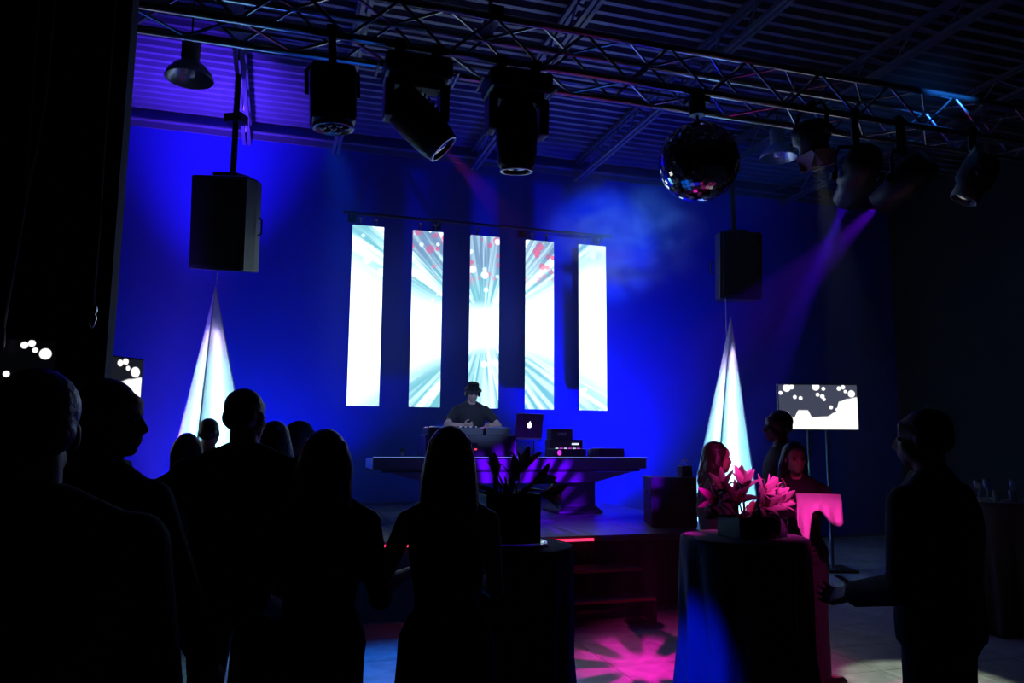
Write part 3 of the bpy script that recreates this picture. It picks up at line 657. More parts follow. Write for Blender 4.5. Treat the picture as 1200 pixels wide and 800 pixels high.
        if top[0] in ('long', 'short', 'jacket'):
            g = 0.011 if top[0] != 'jacket' else 0.019
            shirt.cap(T((s_*0.045*k, -0.02*k, 0.840*H)), 0.042*k+g, T((s_*sh*0.85, -0.012*k, 0.806*H)), 0.036*k+g, 12)
            shirt.cap(T((s_*sh*0.6, -0.01*k, 0.782*H)), ra[0]*1.1+g, S, ra[0]*1.0+g, 12)
            if top[0] == 'short':
                e2 = S.lerp(E, 0.72); shirt.cone(S, e2, ra[0]*1.0+g, ra[0]*0.95+g+0.006, 14)
            else:
                shirt.cap(S, ra[0]*1.0+g, E, ra[1]+g, 12); shirt.cone(E, E.lerp(W, 0.95), ra[1]+g, ra[2]+g+0.003, 12)
    # legs
    for i, s_ in enumerate((-1, 1)):
        sp_, fw = legs[i]
        Hp = Vector((s_*hip_w, 0, 0.50*H)); A = Vector((s_*hip_w+sp_, fw, 0.048*H+shoe_h)); K = Hp.lerp(A, 0.5)+Vector((0, 0.012, 0.01))
        rl = (0.082, 0.052, 0.050, 0.034) if f else (0.084, 0.056, 0.052, 0.038); rl = [q*k for q in rl]
        body.cap(Hp, rl[0], K, rl[1], 14); body.cap(K, rl[1], K.lerp(A, 0.35)+Vector((0, -0.012, 0)), rl[2]*1.05, 14); body.cap(K.lerp(A, 0.35)+Vector((0, -0.012, 0)), rl[2]*1.05, A, rl[3], 14)
        Mf = Matrix.Translation((A.x, A.y, 0)) @ Matrix.Rotation(R(footyaw[i] if feet_face is None else feet_face), 4, 'Z')
        body.cap((0, -0.03*k, 0.048), 0.032*k, (0, 0.12*k, 0.034), 0.028*k, 10, Mf)
        so = shoes[i]
        so.loft([ring((0, 0.045*k, z), w_*k, l_*k, 18, sq=2.2) for z, w_, l_ in ((0.0, 0.042, 0.132), (0.012, 0.047, 0.138), (0.03, 0.046, 0.134), (0.055, 0.040, 0.112))], M=Mf)
        so.cap((0, -0.04*k, 0.055), 0.044*k, (0, 0.02*k, 0.075), 0.043*k, 12, Mf); so.cone((0, -0.032*k, 0.05), (0, -0.02*k, 0.11+shoe_h), 0.046*k, 0.046*k, 12, Mf)
        if bottom[0] == 'trousers':
            g = 0.014; low.cap(Hp, rl[0]+g, K, rl[1]+g, 14); low.cone(K, A+Vector((0, 0, -0.004)), rl[1]+g*1.05, rl[3]+0.024, 16)
        elif bottom[0] == 'slim':
            g = 0.009; low.cap(Hp, rl[0]+g, K, rl[1]+g, 14); low.cap(K.lerp(A, 0.02), rl[1]+g, K.lerp(A, 0.35)+Vector((0, -0.012, 0)), rl[2]*1.05+g, 14); low.cone(K.lerp(A, 0.34)+Vector((0, -0.012, 0)), A+Vector((0, 0, 0.03)), rl[2]*1.05+g, rl[3]+g, 14)
    if bottom[0] in ('trousers', 'slim'): torso(low, 0.014, 0.45, 0.60)
    if bottom[0] == 'dress':
        zz = bottom[2] if len(bottom) > 2 else 0.30
        rr = [[p for p in ring((0, -0.005, z*H), rx*k, ry*k, 22, sq=2.0)] for z, rx, ry in ((zz, 0.235, 0.20), ((zz+0.5)/2, 0.215, 0.175), (0.50, 0.19, 0.14), (0.545, 0.187, 0.13), (0.60, 0.145, 0.108))]
        low.loft(rr)
    rot = (0, 0, R(facing))
    o = fuse(body, 'person', skin, vox, None, 3, loc, rot)
    tag(o, label, 'person')
    if top[0] != 'none':
        torso(shirt, 0.013 if top[0] != 'jacket' else 0.022, 0.53 if top[0] != 'jacket' else 0.48, 0.85 if top[0] != 'sleeveless' else 0.82)
        if top[0] == 'jacket' or collar:
            shirt.cone(T((0, -0.012*k, 0.825*H)), T((0, 0.0, 0.868*H)), 0.084*k, 0.078*k, 16)
        fuse(shirt, {'long': 'shirt', 'short': 't_shirt', 'jacket': 'jacket', 'sleeveless': 'top'}[top[0]], top[1], 0.011, o, 3)
    fuse(low, {'trousers': 'trousers', 'slim': 'jeans', 'dress': 'skirt'}[bottom[0]], bottom[1], 0.011, o, 3)
    for so in shoes: fuse(so, 'shoe', shoem, 0.009, o, 2)
    # eyes
    for s_ in (-1, 1): MB().ball((s_*0.032, 0.0745, -0.003), (0.0125, 0.011, 0.009), 10, 8, Mh).build('eye', eyem, o, smooth=True)
    # hair
    h = MB(); hk, hm = hair[0], hair[1]
    if hk != 'bald':
        h.ball((0, -0.026, 0.040), (0.083 if hk != 'crop' else 0.079, 0.096 if hk != 'crop' else 0.089, 0.088 if hk != 'crop' else 0.081), 18, 12, Mh)
        h.ball((0, -0.050, -0.005), (0.078, 0.066, 0.060), 16, 10, Mh)
    if hk == 'quiff':
        for i in range(9):
            a = -0.05+0.0125*i; h.cap((a, 0.03, 0.10), 0.020, (a*1.05, 0.080, 0.098), 0.014, 8, Mh)
    if hk in ('long', 'wavy', 'bob'):
        Ln = {'long': 0.44, 'wavy': 0.36, 'bob': 0.20}[hk]*(hair[2] if len(hair) > 2 else 1)
        amp = 0.014 if hk == 'wavy' else 0.003
        base_rings = [(0.085, -0.012, 0.064, 0.066), (0.05, -0.015, 0.080, 0.082), (0.0, -0.02, 0.088, 0.080), (-0.07, -0.04, 0.097, 0.068), (-Ln*0.55, -0.062, 0.112, 0.055), (-Ln*0.85, -0.075, 0.105, 0.045), (-Ln, -0.08, 0.075, 0.030)]
        if hk == 'bob': base_rings = [(0.085, -0.015, 0.064, 0.066), (0.05, -0.02, 0.082, 0.084), (0.0, -0.03, 0.094, 0.080), (-0.07, -0.035, 0.108, 0.080), (-0.13, -0.035, 0.112, 0.075), (-0.19, -0.035, 0.100, 0.060)]
        hr = []
        for z, yy, rx, ry in base_rings: hr.append([Mh @ p for p in ring((0, yy-0.012, z), rx, ry, 22, sq=2.0)])
        h.loft(hr)
        rs_ = random.Random(int(abs(loc[0])*1000)+5)
        for i in range(22 if hk == 'wavy' else 16):
            a = R(-205+230*i/(21 if hk == 'wavy' else 15)); ph = rs_.random()*6; pts = []; rad = []
            L2 = Ln*(0.85+0.25*rs_.random())
            for j in range(11):
                t_ = j/10; z = 0.07-(0.07+L2)*t_; rr_ = 0.070+0.036*math.sin(min(1, t_*2.2)*math.pi/2)
                yy = -0.02-0.062*min(1, t_*1.4)
                wv = amp*math.sin(t_*15+ph)*min(1, t_*3)
                pts.append(Mh @ Vector((math.cos(a)*(rr_+wv), yy+math.sin(a)*(0.075-0.02*t_+wv), z))); rad.append((0.017*(1-0.6*t_))*hs)
            h.tube(pts, rad, 6)
    if h.v: fuse(h, 'hair', hm, 0.0065, o, 2)
    if extra: extra(o, Mh, T, joints, k, H)
    return o

def cap_hat(o, Mh, T, J, k, H):
    b = MB(); b.ball((0, -0.016, 0.052), (0.090, 0.108, 0.082), 18, 10, Mh); b.loft([[Mh @ Vector((x*1.0, y, z)) for x, y in ((-0.075, 0.06), (-0.06, 0.13), (0, 0.155), (0.06, 0.13), (0.075, 0.06))] for z in (0.046, 0.056)])
    fuse(b, 'cap', clothn, 0.007, o, 2)
def fedora(o, Mh, T, J, k, H):
    b = MB(); b.lathe([(0.001, 0.128), (0.05, 0.135), (0.078, 0.125), (0.088, 0.06), (0.092, 0.045), (0.125, 0.040), (0.130, 0.032), (0.09, 0.030), (0.001, 0.034)], 26, Mh @ Matrix.Translation((0, -0.012, 0.012)) @ Matrix.Diagonal((0.95, 1.12, 1, 1)))
    b.build('hat', clothg, o, smooth=True)
    MB().lathe([(0.0925, 0.046), (0.0945, 0.048), (0.0915, 0.070), (0.0895, 0.070)], 26, Mh @ Matrix.Translation((0, -0.012, 0.012)) @ Matrix.Diagonal((0.95, 1.12, 1, 1)), cap=False).build('hat_band', clothb, o, smooth=True)
    for s_ in (-1, 1): MB().lathe([(0.001, -0.014), (0.032, -0.012), (0.036, 0.0), (0.030, 0.014), (0.001, 0.016)], 14, Mh @ Matrix.Translation((s_*0.092, -0.004, -0.018)) @ Matrix.Rotation(R(90), 4, 'Y')).build('headphone_cup', plasticb, o, smooth=True)

# crowd in front of the stage, seen from behind
person('person in black nearest the camera at the left edge, seen from behind', (-0.47, 1.80, 0), 12, 1.73, 'm', hair=('short', hairb), top=('jacket', clothb))
person('person in a dark collared jacket at left, face in profile looking right', (-0.50, 2.66, 0), -40, 1.775, 'm', hair=('short', hairb), top=('jacket', clothb), head=(-66, 0, 0), collar=True, armR=((0.45, 0.1, -1), (-0.1, 0.6, -0.8)))
person('tall short-haired person in black, hand on hip, before the left cone', (-0.125, 3.64, 0), -4, 1.82, 'm', hair=('crop', hairb), top=('jacket', clothb), head=(-28, 0, 0), wide=1.1,
       armL=((-0.62, -0.12, -1), (0.30, 0.35, -1)), armR=((0.25, 0.0, -1), (-0.2, 0.5, -0.8)), skin=skind)
person('person with dark bobbed hair and slim black trousers beside the tall guest', (0.185, 2.985, 0), -8, 1.63, 'f', hair=('bob', hairb, 1.25), top=('long', clothb), bottom=('slim', denim), legs=((-0.055, 0.0), (0.045, 0.0)),
       armR=((0.20, 0.0, -1), (0.0, 0.9, 0.1)), armL=((-0.22, 0.05, -1), (0.2, 0.8, -0.3)))
person('person with long straight dark hair standing at the near cocktail table', (0.63, 2.85, 0), -12, 1.645, 'f', hair=('long', hairb), top=('sleeveless', clothb), bottom=('dress', clothb, 0.12),
       armL=((-0.42, 0.25, -1), (0.45, 0.9, 0.10)), armR=((0.12, 0.3, -1), (-0.35, 0.9, 0.1)), wide=0.92)
person('distant crop-haired person seen against the left glowing cone', (-0.53, 6.98, 0), -15, 1.77, 'm', hair=('crop', hairb), vox=0.011)
person('shorter person half hidden at the left shoulder of the tall guest', (-0.56, 5.62, 0), 10, 1.63, 'f', hair=('bob', hairbr), vox=0.011)
person('person with long brown hair right of the tall guest', (-0.01, 4.83, 0), 10, 1.70, 'f', hair=('long', hairbr), head=(20, 0, 0), vox=0.010)
person('person wearing a cap, farther back by the stage', (0.17, 5.86, 0), -60, 1.72, 'm', hair=('crop', hairb), top=('short', clothn), extra=cap_hat, vox=0.011)
# group behind the flower table
person('person with long wavy hair in profile, behind the lilies', (2.86, 4.62, 0), -96, 1.60, 'f', hair=('wavy', hairbr), top=('long', clothb), bottom=('slim', denim), armR=((0.1, 0.1, -1), (-0.4, 0.6, 0.5)), armL=((-0.1, 0.1, -1), (0.3, 0.6, 0.3)))
person('tall curly-topped person in a black shirt before the glowing cone', (3.93, 5.38, 0), 70, 1.855, 'm', skin=skind, hair=('short', hairb), top=('long', clothb), bottom=('trousers', clothb))
def shawl(o, Mh, T, J, k, H):
    """pale cloth thrown over the forearm, carried, so a thing of its own"""
    S, E, W, df = J[-1]; b = MB(); rows_ = []
    n = 18
    side = Vector((-df.y, df.x, 0)).normalized()
    for i in range(n+1):
        t_ = i/n; c = E.lerp(W, -0.25+1.15*t_); row = []
        front = 0.10+0.05*math.sin(t_*7.5+0.6)+0.17*max(0, 1-abs(t_-0.82)/0.16); back = 0.10+0.05*math.sin(t_*9)
        for j in range(13):
            a = j/12
            if a < 0.42: q = (0.42-a)/0.42; off = side*(0.055+0.018*math.sin(t_*26)*q+0.03*q) + Vector((0, 0, 0.01-front*q))
            elif a > 0.58: q = (a-0.58)/0.42; off = -side*(0.055+0.014*math.sin(t_*24+1)*q) + Vector((0, 0, 0.01-back*q))
            else: q = (a-0.5)/0.08; off = side*(-q*0.055) + Vector((0, 0, 0.060-0.05*q*q))
            row.append(c+off)
        rows_.append(row)
    b.sheet(rows_, 0.004)
    so = b.build('draped_cloth', whitecloth, None, o.location, o.rotation_euler, smooth=True)
    tag(so, 'pale cloth lit pink, draped over the arm of the person touching the chin', 'cloth')
person('person with dark hair and pink lit face, hand raised to the chin', (3.53, 4.63, 0), 140, 1.60, 'f', hair=('long', hairb, 0.8), top=('long', clothb), bottom=('trousers', clothb), head=(22, -4, 0), side=2,
       armR=((0.15, 0.65, -0.8), (-0.50, 0.40, 1.0)), armL=((-0.18, 0.85, -0.22), (0.95, 0.12, 0.0)), extra=shawl, feet_face=115, legs=((-0.02, 0.05), (0.04, -0.08)))
person('broad person in black standing in the right foreground', (2.44, 2.42, 0), 22, 1.735, 'm', hair=('crop', hairb), top=('jacket', clothb), wide=1.12, head=(10, 0, 0), armR=((0.45, 0.1, -1), (-0.35, 0.35, -1)), armL=((-0.20, 0.0, -1), (0.25, 0.8, -0.22)))
# disc jockey behind the table
person('disc jockey in a dark hat and black t-shirt bent over the decks', (2.46, 9.98, SH), 180, 1.66, 'm', hair=('crop', hairb), top=('short', clothb), bottom=('trousers', clothb), lean=15, head=(0, -14, 0), extra=fedora,
       armL=((-0.62, 0.42, -0.80), (0.72, 0.62, -0.02)), armR=((0.62, 0.42, -0.80), (-0.72, 0.62, -0.02)), curl=0.5)

# ------------------------------------------------------------------ disc jockey table and gear
t = thing('dj_table', 'wide black two-tier disc jockey table on flared pedestals', 'table', (2.85, 9.45, SH))
zt = 1.41-SH
boothm = mat('booth_satin', (0.20, 0.20, 0.24), 0.35, noise=0.1, nscale=8)
MB().box((0, 0, zt-0.012), (3.50, 0.80, 0.024)).build('table_top', glossb, t, bevel=0.004)
MB().box((0, -0.404, zt-0.006), (3.50, 0.006, 0.009)).build('painted_glint', mat('painted_glint', (0.3, 0.3, 0.4), 0.4, emit=(0.22, 0.36, 1.0), estr=0.7), t)  # glowing strip stands in for the reflection along the table's front edge
def tier(name, x0, x1, xb0, xb1, z1, z0, y, tilt, m):
    b = MB(); b.loft([[(x0, y, z1), (x1, y, z1), (x1, y+0.03, z1), (x0, y+0.03, z1)], [(xb0, y+tilt, z0), (xb1, y+tilt, z0), (xb1, y+tilt+0.03, z0), (xb0, y+tilt+0.03, z0)]])
    return b.build(name, m, t)
tier('upper_fascia', -1.74, 1.74, -1.74, 1.74, zt-0.026, zt-0.145, -0.40, 0.02, boothm)
MB().box((0, -0.33, zt-0.165), (3.30, 0.10, 0.035)).build('shadow_gap', blackmetal, t)
tier('lower_fascia', -1.55, 1.55, -1.05, 1.05, zt-0.185, zt-0.315, -0.385, 0.04, boothm)
for sx in (-0.87, 0.87):
    b = MB(); b.loft([[(sx+a*w_, d_*q, z) for a, q in ((-1, -1), (1, -1), (1, 1), (-1, 1))] for z, w_, d_ in ((0.0, 0.30, 0.30), (0.03, 0.30, 0.30), (0.10, 0.23, 0.22), (zt-0.03, 0.23, 0.24))]); b.build('pedestal', plasticb, t, bevel=0.008)
for sx in (-1, 1): MB().box((sx*1.735, 0.0, zt-0.085), (0.03, 0.74, 0.115)).build('end_panel', boothm, t)

dotw = mat('indicator_white', (0.2, 0.2, 0.2), 0.4, emit=(0.7, 0.8, 1.0), estr=1.2)
dotr = mat('indicator_red', (0.2, 0.02, 0.02), 0.4, emit=(1.0, 0.06, 0.1), estr=1.2)
dotm = mat('indicator_magenta', (0.2, 0.02, 0.2), 0.4, emit=(0.8, 0.05, 0.9), estr=1.0)
gearm = mat('gear_black', (0.03, 0.03, 0.045), 0.4, noise=0.2)
c = thing('flight_case', 'black flight case under the decks on the disc jockey table', 'equipment case', (2.28, 9.36, 1.412))
MB().box((0, 0, 0.13), (1.12, 0.52, 0.256)).build('body', gearm, c, bevel=0.008)
for sx in (-1, 1):
    for sy in (-1, 1): MB().box((sx*0.553, sy*0.253, 0.13), (0.024, 0.024, 0.258)).build('corner_rail', alum, c)
MB().box((0, -0.262, 0.13), (0.14, 0.012, 0.07)).build('latch', chrome, c)
MB().ball((-0.18, -0.265, 0.195), (0.012, 0.008, 0.03), 8, 6).build('indicator', dotr, c); MB().ball((0.05, -0.265, 0.09), (0.02, 0.006, 0.012), 8, 6).build('indicator', dotr, c)
def player(label, x):
    p = thing('media_player', label, 'media player', (x, 9.38, 1.673), (0, 0, 0), 'disc decks on the flight case')
    MB().box((0, 0, 0.045), (0.31, 0.38, 0.09)).build('body', gearm, p, bevel=0.008)
    MB().lathe([(0.001, 0.105), (0.09, 0.104), (0.10, 0.095), (0.10, 0.088)], 24, Matrix.Translation((0, 0.05, 0))).build('jog_wheel', spun, p, smooth=True)
    MB().box((0.02, -0.13, 0.096), (0.17, 0.09, 0.012)).build('display', mat('dim_display', (0.02, 0.02, 0.03), 0.2, emit=(0.1, 0.2, 1.0), estr=0.3), p)
    for k in range(2): MB().lathe([(0.014, 0.088), (0.014, 0.098)], 10, Matrix.Translation((-0.12, 0.10+0.05*k, 0))).build('button', dotw if k else dotm, p)
    return p
player('black media player under the left hand of the disc jockey', 1.92); player('black media player under the right hand of the disc jockey', 2.64)
m_ = thing('mixer', 'black mixer between the two media players', 'mixer', (2.28, 9.38, 1.673))
MB().box((0, 0, 0.045), (0.34, 0.38, 0.09)).build('body', gearm, m_, bevel=0.008)
for i in range(4):
    for j in range(3): MB().lathe([(0.010, 0.088), (0.008, 0.108)], 8, Matrix.Translation((-0.10+0.066*i, 0.02+0.055*j, 0))).build('knob', plasticb, m_)
    MB().box((-0.10+0.066*i, -0.10, 0.098), (0.016, 0.03, 0.02)).build('fader', spun, m_)

l_ = thing('laptop', 'open laptop on a stand with a glowing fruit emblem on its lid', 'laptop', (3.06, 9.38, 1.41))
for sx in (-0.15, 0.15): MB().tube([(sx, -0.10, 0.006), (sx, 0.12, 0.006), (sx, 0.12, 0.19), (sx, -0.12, 0.21)], 0.008, 6).build('stand_leg', alum, l_)
MB().tube([(-0.15, 0.12, 0.10), (0.15, 0.12, 0.10)], 0.006, 6).build('stand_bar', alum, l_)
MB().box((0, 0.02, 0.227), (0.36, 0.25, 0.016)).build('base', spun, l_, bevel=0.003)
Ml_ = Matrix.Translation((0, -0.105, 0.235)) @ Matrix.Rotation(R(14), 4, 'X')
lid = MB().box((0, 0, 0.155), (0.36, 0.010, 0.31), Ml_).build('lid', mat('laptop_shell', (0.06, 0.06, 0.075), 0.35, 0.5), l_, bevel=0.003)
glow = mat('glowing_emblem', (0.9, 0.9, 0.9), 0.4, emit=(1.0, 0.95, 0.95), estr=3.0)
em = MB(); fruit = []
for k in range(28):
    a = 2*math.pi*k/28; r_ = 0.030*(1-0.16*math.exp(-((a-math.pi/2)/0.35)**2)-0.10*math.exp(-((a-3*math.pi/2)/0.3)**2))
    x_ = r_*math.cos(a)*0.95; z_ = r_*math.sin(a)*1.05
    bx_ = x_-0.036
    if math.hypot(bx_, z_-0.004) < 0.016: x_ = 0.036-math.sqrt(max(0.016**2-(z_-0.004)**2, 0))
    fruit.append((x_, z_))
for fr, dz in ((fruit, 0.0), ([(0.002+0.012*math.cos(a)*math.cos(0.9)-0.005*math.sin(a)*math.sin(0.9), 0.043+0.012*math.cos(a)*math.sin(0.9)+0.005*math.sin(a)*math.cos(0.9)) for a in [2*math.pi*k/10 for k in range(10)]], 0)):
    em.loft([[(x_, yy, 0.16+z_) for x_, z_ in fr] for yy in (-0.0052, -0.0075)], M=Ml_)
em.build('emblem', glow, lid)

c = thing('effects_unit', 'small black effects unit with lit buttons right of the laptop', 'music gear', (3.62, 9.40, 1.41))
MB().box((0, 0.0, 0.05), (0.42, 0.34, 0.10)).build('body', gearm, c, bevel=0.006)
for k in range(6): MB().box((-0.15+0.06*k, -0.05, 0.105), (0.03, 0.03, 0.012)).build('button', (dotw, dotm)[k % 2], c)
MB().ball((-0.16, -0.175, 0.05), (0.03, 0.008, 0.035), 10, 6).build('indicator', dotm, c)
c = thing('monitor_stack', 'stack of dark sound gear with a pale panel behind the effects unit', 'music gear', (3.70, 9.70, 1.41))
MB().box((0, 0, 0.11), (0.46, 0.22, 0.22)).build('lower_case', gearm, c, bevel=0.006); MB().box((-0.06, 0, 0.29), (0.30, 0.20, 0.14)).build('upper_case', gearm, c, bevel=0.006)
MB().box((-0.06, -0.103, 0.29), (0.13, 0.008, 0.035)).build('panel', mat('pale_panel', (0.5, 0.6, 0.7), 0.4), c); MB().box((0.12, -0.113, 0.16), (0.10, 0.008, 0.022)).build('display', dotw, c)
c = thing('drive_box', 'flat dark box with a pale cube face at the right of the table', 'music gear', (4.10, 9.35, 1.41))
MB().box((0.08, 0, 0.055), (0.36, 0.26, 0.11)).build('body', gearm, c, bevel=0.006); MB().box((-0.16, -0.03, 0.05), (0.09, 0.10, 0.10)).build('adapter', mat('pale_plastic', (0.45, 0.55, 0.65), 0.5), c, bevel=0.005)
c = thing('cup', 'small clear cup near the left end of the disc jockey table', 'cup', (1.48, 9.30, 1.41))
MB().lathe([(0.022, 0.0), (0.034, 0.10), (0.032, 0.10), (0.020, 0.006)], 16, cap=False).build('wall', glassm, c, smooth=True)
MB().lathe([(0.001, 0.0), (0.022, 0.0), (0.022, 0.006), (0.001, 0.006)], 16).build('bottom', glassm, c)

# ------------------------------------------------------------------ subwoofer and what stands on it
c = thing('subwoofer', 'black subwoofer cabinet on the right corner of the stage', 'loudspeaker', (4.22, 7.78, SH), (0, 0, R(-17)))
MB().box((0, 0, 0.265), (0.50, 0.48, 0.52)).build('cabinet', plasticb, c, bevel=0.012); MB().box((0, -0.245, 0.27), (0.44, 0.014, 0.46)).build('grille', grillem, c, bevel=0.004)
for sx in (-1, 1): MB().tube([(sx*0.25, -0.07, 0.36), (sx*0.272, -0.06, 0.36), (sx*0.272, 0.06, 0.36), (sx*0.25, 0.07, 0.36)], 0.010, 6).build('handle', blackmetal, c)
for sx in (-0.2, 0.2):
    for sy in (-0.18, 0.18): MB().lathe([(0.02, -0.0), (0.018, 0.01)], 10, Matrix.Translation((sx, sy, 0))).build('foot', plasticb, c)
c = thing('lantern', 'small dark lantern with a pale loop handle on the subwoofer', 'lantern', (4.37, 7.70, SH+0.525))
MB().box((0, 0, 0.06), (0.13, 0.12, 0.12)).build('body', plasticb, c, bevel=0.01)
MB().tube([(0.045*math.cos(a), 0, 0.115+0.07*(0.2+math.sin(a)*0.9)) for a in [math.pi*k/10 for k in range(11)]], 0.008, 8).build('handle', mat('pale_handle', (0.7, 0.75, 0.8), 0.4), c, smooth=True)

# ------------------------------------------------------------------ cocktail tables, cloths, flowers
def cocktail(tlabel, clabel, x, y, h=1.10, r=0.33, seed=1, grp=True):
    t = thing('cocktail_table', tlabel, 'table', (x, y, 0), group='tall cocktail tables')
    MB().lathe([(r-0.012, h-0.03), (r, h-0.026), (r, h-0.012), (r-0.006, h-0.008)], 36).build('table_top', glossb, t)
    MB().lathe([(0.035, 0.02), (0.035, h-0.03)], 14).build('pole', blackmetal, t, smooth=True); MB().lathe([(0.26, 0.0), (0.26, 0.012), (0.05, 0.03)], 28).build('base', blackmetal, t)
    rs_ = random.Random(seed); n = 96; rows_ = []
    for i, (rr, z) in enumerate(((0.001, h), (r*0.5, h), (r*0.97, h), (r+0.006, h-0.006), (r+0.010, h-0.05), (r+0.005, h-0.25), (r*0.96, h-0.55), (r*1.0, h-0.85), (r*1.12, 0.006))):
        row = []; am = max(0, (h-0.03-z))*0.06
        for k in range(n+1):
            a = 2*math.pi*k/n; q = rr + am*(math.sin(a*11+seed)+0.5*math.sin(a*19+seed*2))
            row.append((q*math.cos(a), q*math.sin(a), z))
        rows_.append(row)
    b = MB(); m = n+1
    b.add([p for r_ in rows_ for p in r_], [(i*m+k, i*m+k+1, (i+1)*m+k+1, (i+1)*m+k) for i in range(len(rows_)-1) for k in range(n)])
    o = b.build('tablecloth', tablecloth, None, (x, y, 0), smooth=True); tag(o, clabel, 'tablecloth', 'dark floor-length tablecloths')
cocktail('cocktail table under the square vase beside the long-haired guest', 'dark cloth falling to the floor from the near cocktail table', 1.105, 3.71, seed=2)
cocktail('cocktail table carrying the pink lit lilies', 'dark cloth with blue lit pleats under the lilies', 2.45, 3.70, seed=5)
cocktail('cocktail table with glasses at the right edge', 'dark cloth on the table with glasses at the right edge', 6.25, 5.53, r=0.40, seed=8)

def petal_mesh(name, L, W, bend, m):
    rows_ = []
    for i in range(9):
        t_ = i/8; w_ = W*math.sin(math.pi*min(0.999, (t_*0.93+0.05)))**0.8; zz = L*t_; out_ = bend*L*t_*t_ + 0.006
        rows_.append([(w_*s_, -out_+0.25*w_*s_*s_*-1, zz*(1-0.25*t_*abs(bend))) for s_ in (-1, -0.5, 0, 0.5, 1)])
    me = MB().sheet(rows_, 0.0015).mesh(name); me.materials.append(m); me.shade_smooth(); return me
petal_a = petal_mesh('petal', 0.125, 0.024, 0.75, petalm); petal_b = petal_mesh('petal', 0.11, 0.02, 0.35, petalm)
leaf_a = petal_mesh('leaf', 0.24, 0.022, 0.45, leafm)
def aim(v): return Vector(v).to_track_quat('Z', 'Y').to_euler()
def arrangement(label, x, y, z, vw, vh, flowers, leaves, seed, group):
    rs_ = random.Random(seed)
    t = thing('flower_arrangement', label, 'flowers', (x, y, z), group=group)
    b = MB(); o2 = vw/2
    b.loft([[(sx*o2*q, sy*o2*q, zz) for sx, sy in ((-1, -1), (1, -1), (1, 1), (-1, 1))] for q, zz in ((1, 0.0), (1.0, vh), (0.93, vh), (0.93, vh-0.03))]); b.build('vase', vasem, t, bevel=0.004)
    MB().box((0, 0, vh-0.035), (vw*0.9, vw*0.9, 0.02)).build('moss', leafm, t)
    for k, (px, py, pz, d, op) in enumerate(flowers):
        d = Vector(d).normalized(); st_ = MB().tube([(px*0.25, py*0.25, vh-0.03), (px*0.7, py*0.7, vh+(pz-vh)*0.55), (px, py, pz)], 0.004, 6)
        fl = st_.build('lily', leafm, t)
        Mx = Matrix.Translation((px, py, pz)) @ aim(d).to_matrix().to_4x4()
        for q in range(6):
            pe = put('petal', petal_a if op > 0.5 else petal_b, fl); pe.matrix_local = Mx @ Matrix.Rotation(q*math.pi/3 + (0.2 if q % 2 else 0), 4, 'Z') @ Matrix.Rotation(R(rs_.uniform(-8, 8) - (0 if q % 2 else 10)), 4, 'X') @ Matrix.Scale(rs_.uniform(0.85, 1.1), 4)
        for q in range(5):
            a = q*1.256; s2 = MB().tube([Mx @ Vector((0, 0, 0)), Mx @ Vector((0.012*math.cos(a), 0.012*math.sin(a), 0.05)), Mx @ Vector((0.03*math.cos(a), 0.03*math.sin(a), 0.078))], 0.0016, 4); s2.build('stamen', mat('stamen', (0.6, 0.3, 0.05), 0.6), fl)
    for k, (px, py, d, sc) in enumerate(leaves):
        lf = put('leaf', leaf_a, t); lf.matrix_local = Matrix.Translation((px, py, vh-0.02)) @ aim(d).to_matrix().to_4x4() @ Matrix.Rotation(rs_.uniform(0, 6), 4, 'Z') @ Matrix.Scale(sc, 4)
    return t
rs = random.Random(3)
fl = [(-0.03, -0.03, 0.24, (-0.1, -0.5, 1), 1), (0.05, -0.05, 0.21, (0.3, -0.8, 0.6), 1), (-0.08, -0.06, 0.19, (-0.5, -0.7, 0.6), 1), (0.12, -0.02, 0.23, (0.6, -0.3, 1), 0), (0.02, -0.10, 0.16, (0.1, -1, 0.3), 1),
      (-0.16, -0.02, 0.18, (-1, -0.4, 0.4), 1), (0.00, 0.03, 0.27, (0.1, 0.1, 1), 0), (0.16, 0.0, 0.19, (1, -0.3, 0.6), 0), (-0.19, -0.03, 0.12, (-1, -0.5, 0.1), 0), (-0.11, 0.02, 0.23, (-0.6, -0.5, 0.9), 1), (0.10, -0.08, 0.17, (0.7, -0.9, 0.4), 1)]
lv = [(rs.uniform(-0.08, 0.08), rs.uniform(-0.08, 0.08), (rs.uniform(-1, 1), rs.uniform(-1, 0.6), rs.uniform(0.2, 1)), rs.uniform(0.6, 0.9)) for _ in range(8)]
arrangement('pink lit lilies in a low black square vase on a cocktail table', 2.44, 3.66, 1.101, 0.22, 0.11, fl, lv, 4, 'flower arrangements in black vases')
fl2 = [(0.08, 0.02, 0.33, (0.3, -0.3, 1), 1), (-0.05, 0.0, 0.31, (-0.3, -0.5, 1), 0), (0.13, -0.03, 0.28, (0.9, -0.5, 0.6), 1), (-0.15, -0.02, 0.26, (-1, -0.4, 0.5), 0), (0.02, -0.06, 0.31, (0, -0.8, 0.9), 0), (0.18, 0.0, 0.22, (1, -0.3, 0.1), 1)]
lv2 = [(rs.uniform(-0.08, 0.08), rs.uniform(-0.08, 0.08), (rs.uniform(-1, 1), rs.uniform(-1, 0.6), rs.uniform(0.3, 1)), rs.uniform(0.6, 0.9)) for _ in range(14)]
arrangement('dark unlit flowers in a tall black cube vase on the near cocktail table', 1.10, 3.68, 1.118, 0.27, 0.23, fl2, lv2, 9, 'flower arrangements in black vases')
MB().lathe([(0.20, 0.0), (0.205, 0.004), (0.205, 0.014), (0.195, 0.016), (0.19, 0.008)], 36).build('mirror_tray', chrome, None, (1.10, 3.68, 1.101), smooth=True)
tag(bpy.data.objects['mirror_tray'], 'round mirror tray glittering under the cube vase', 'tray')

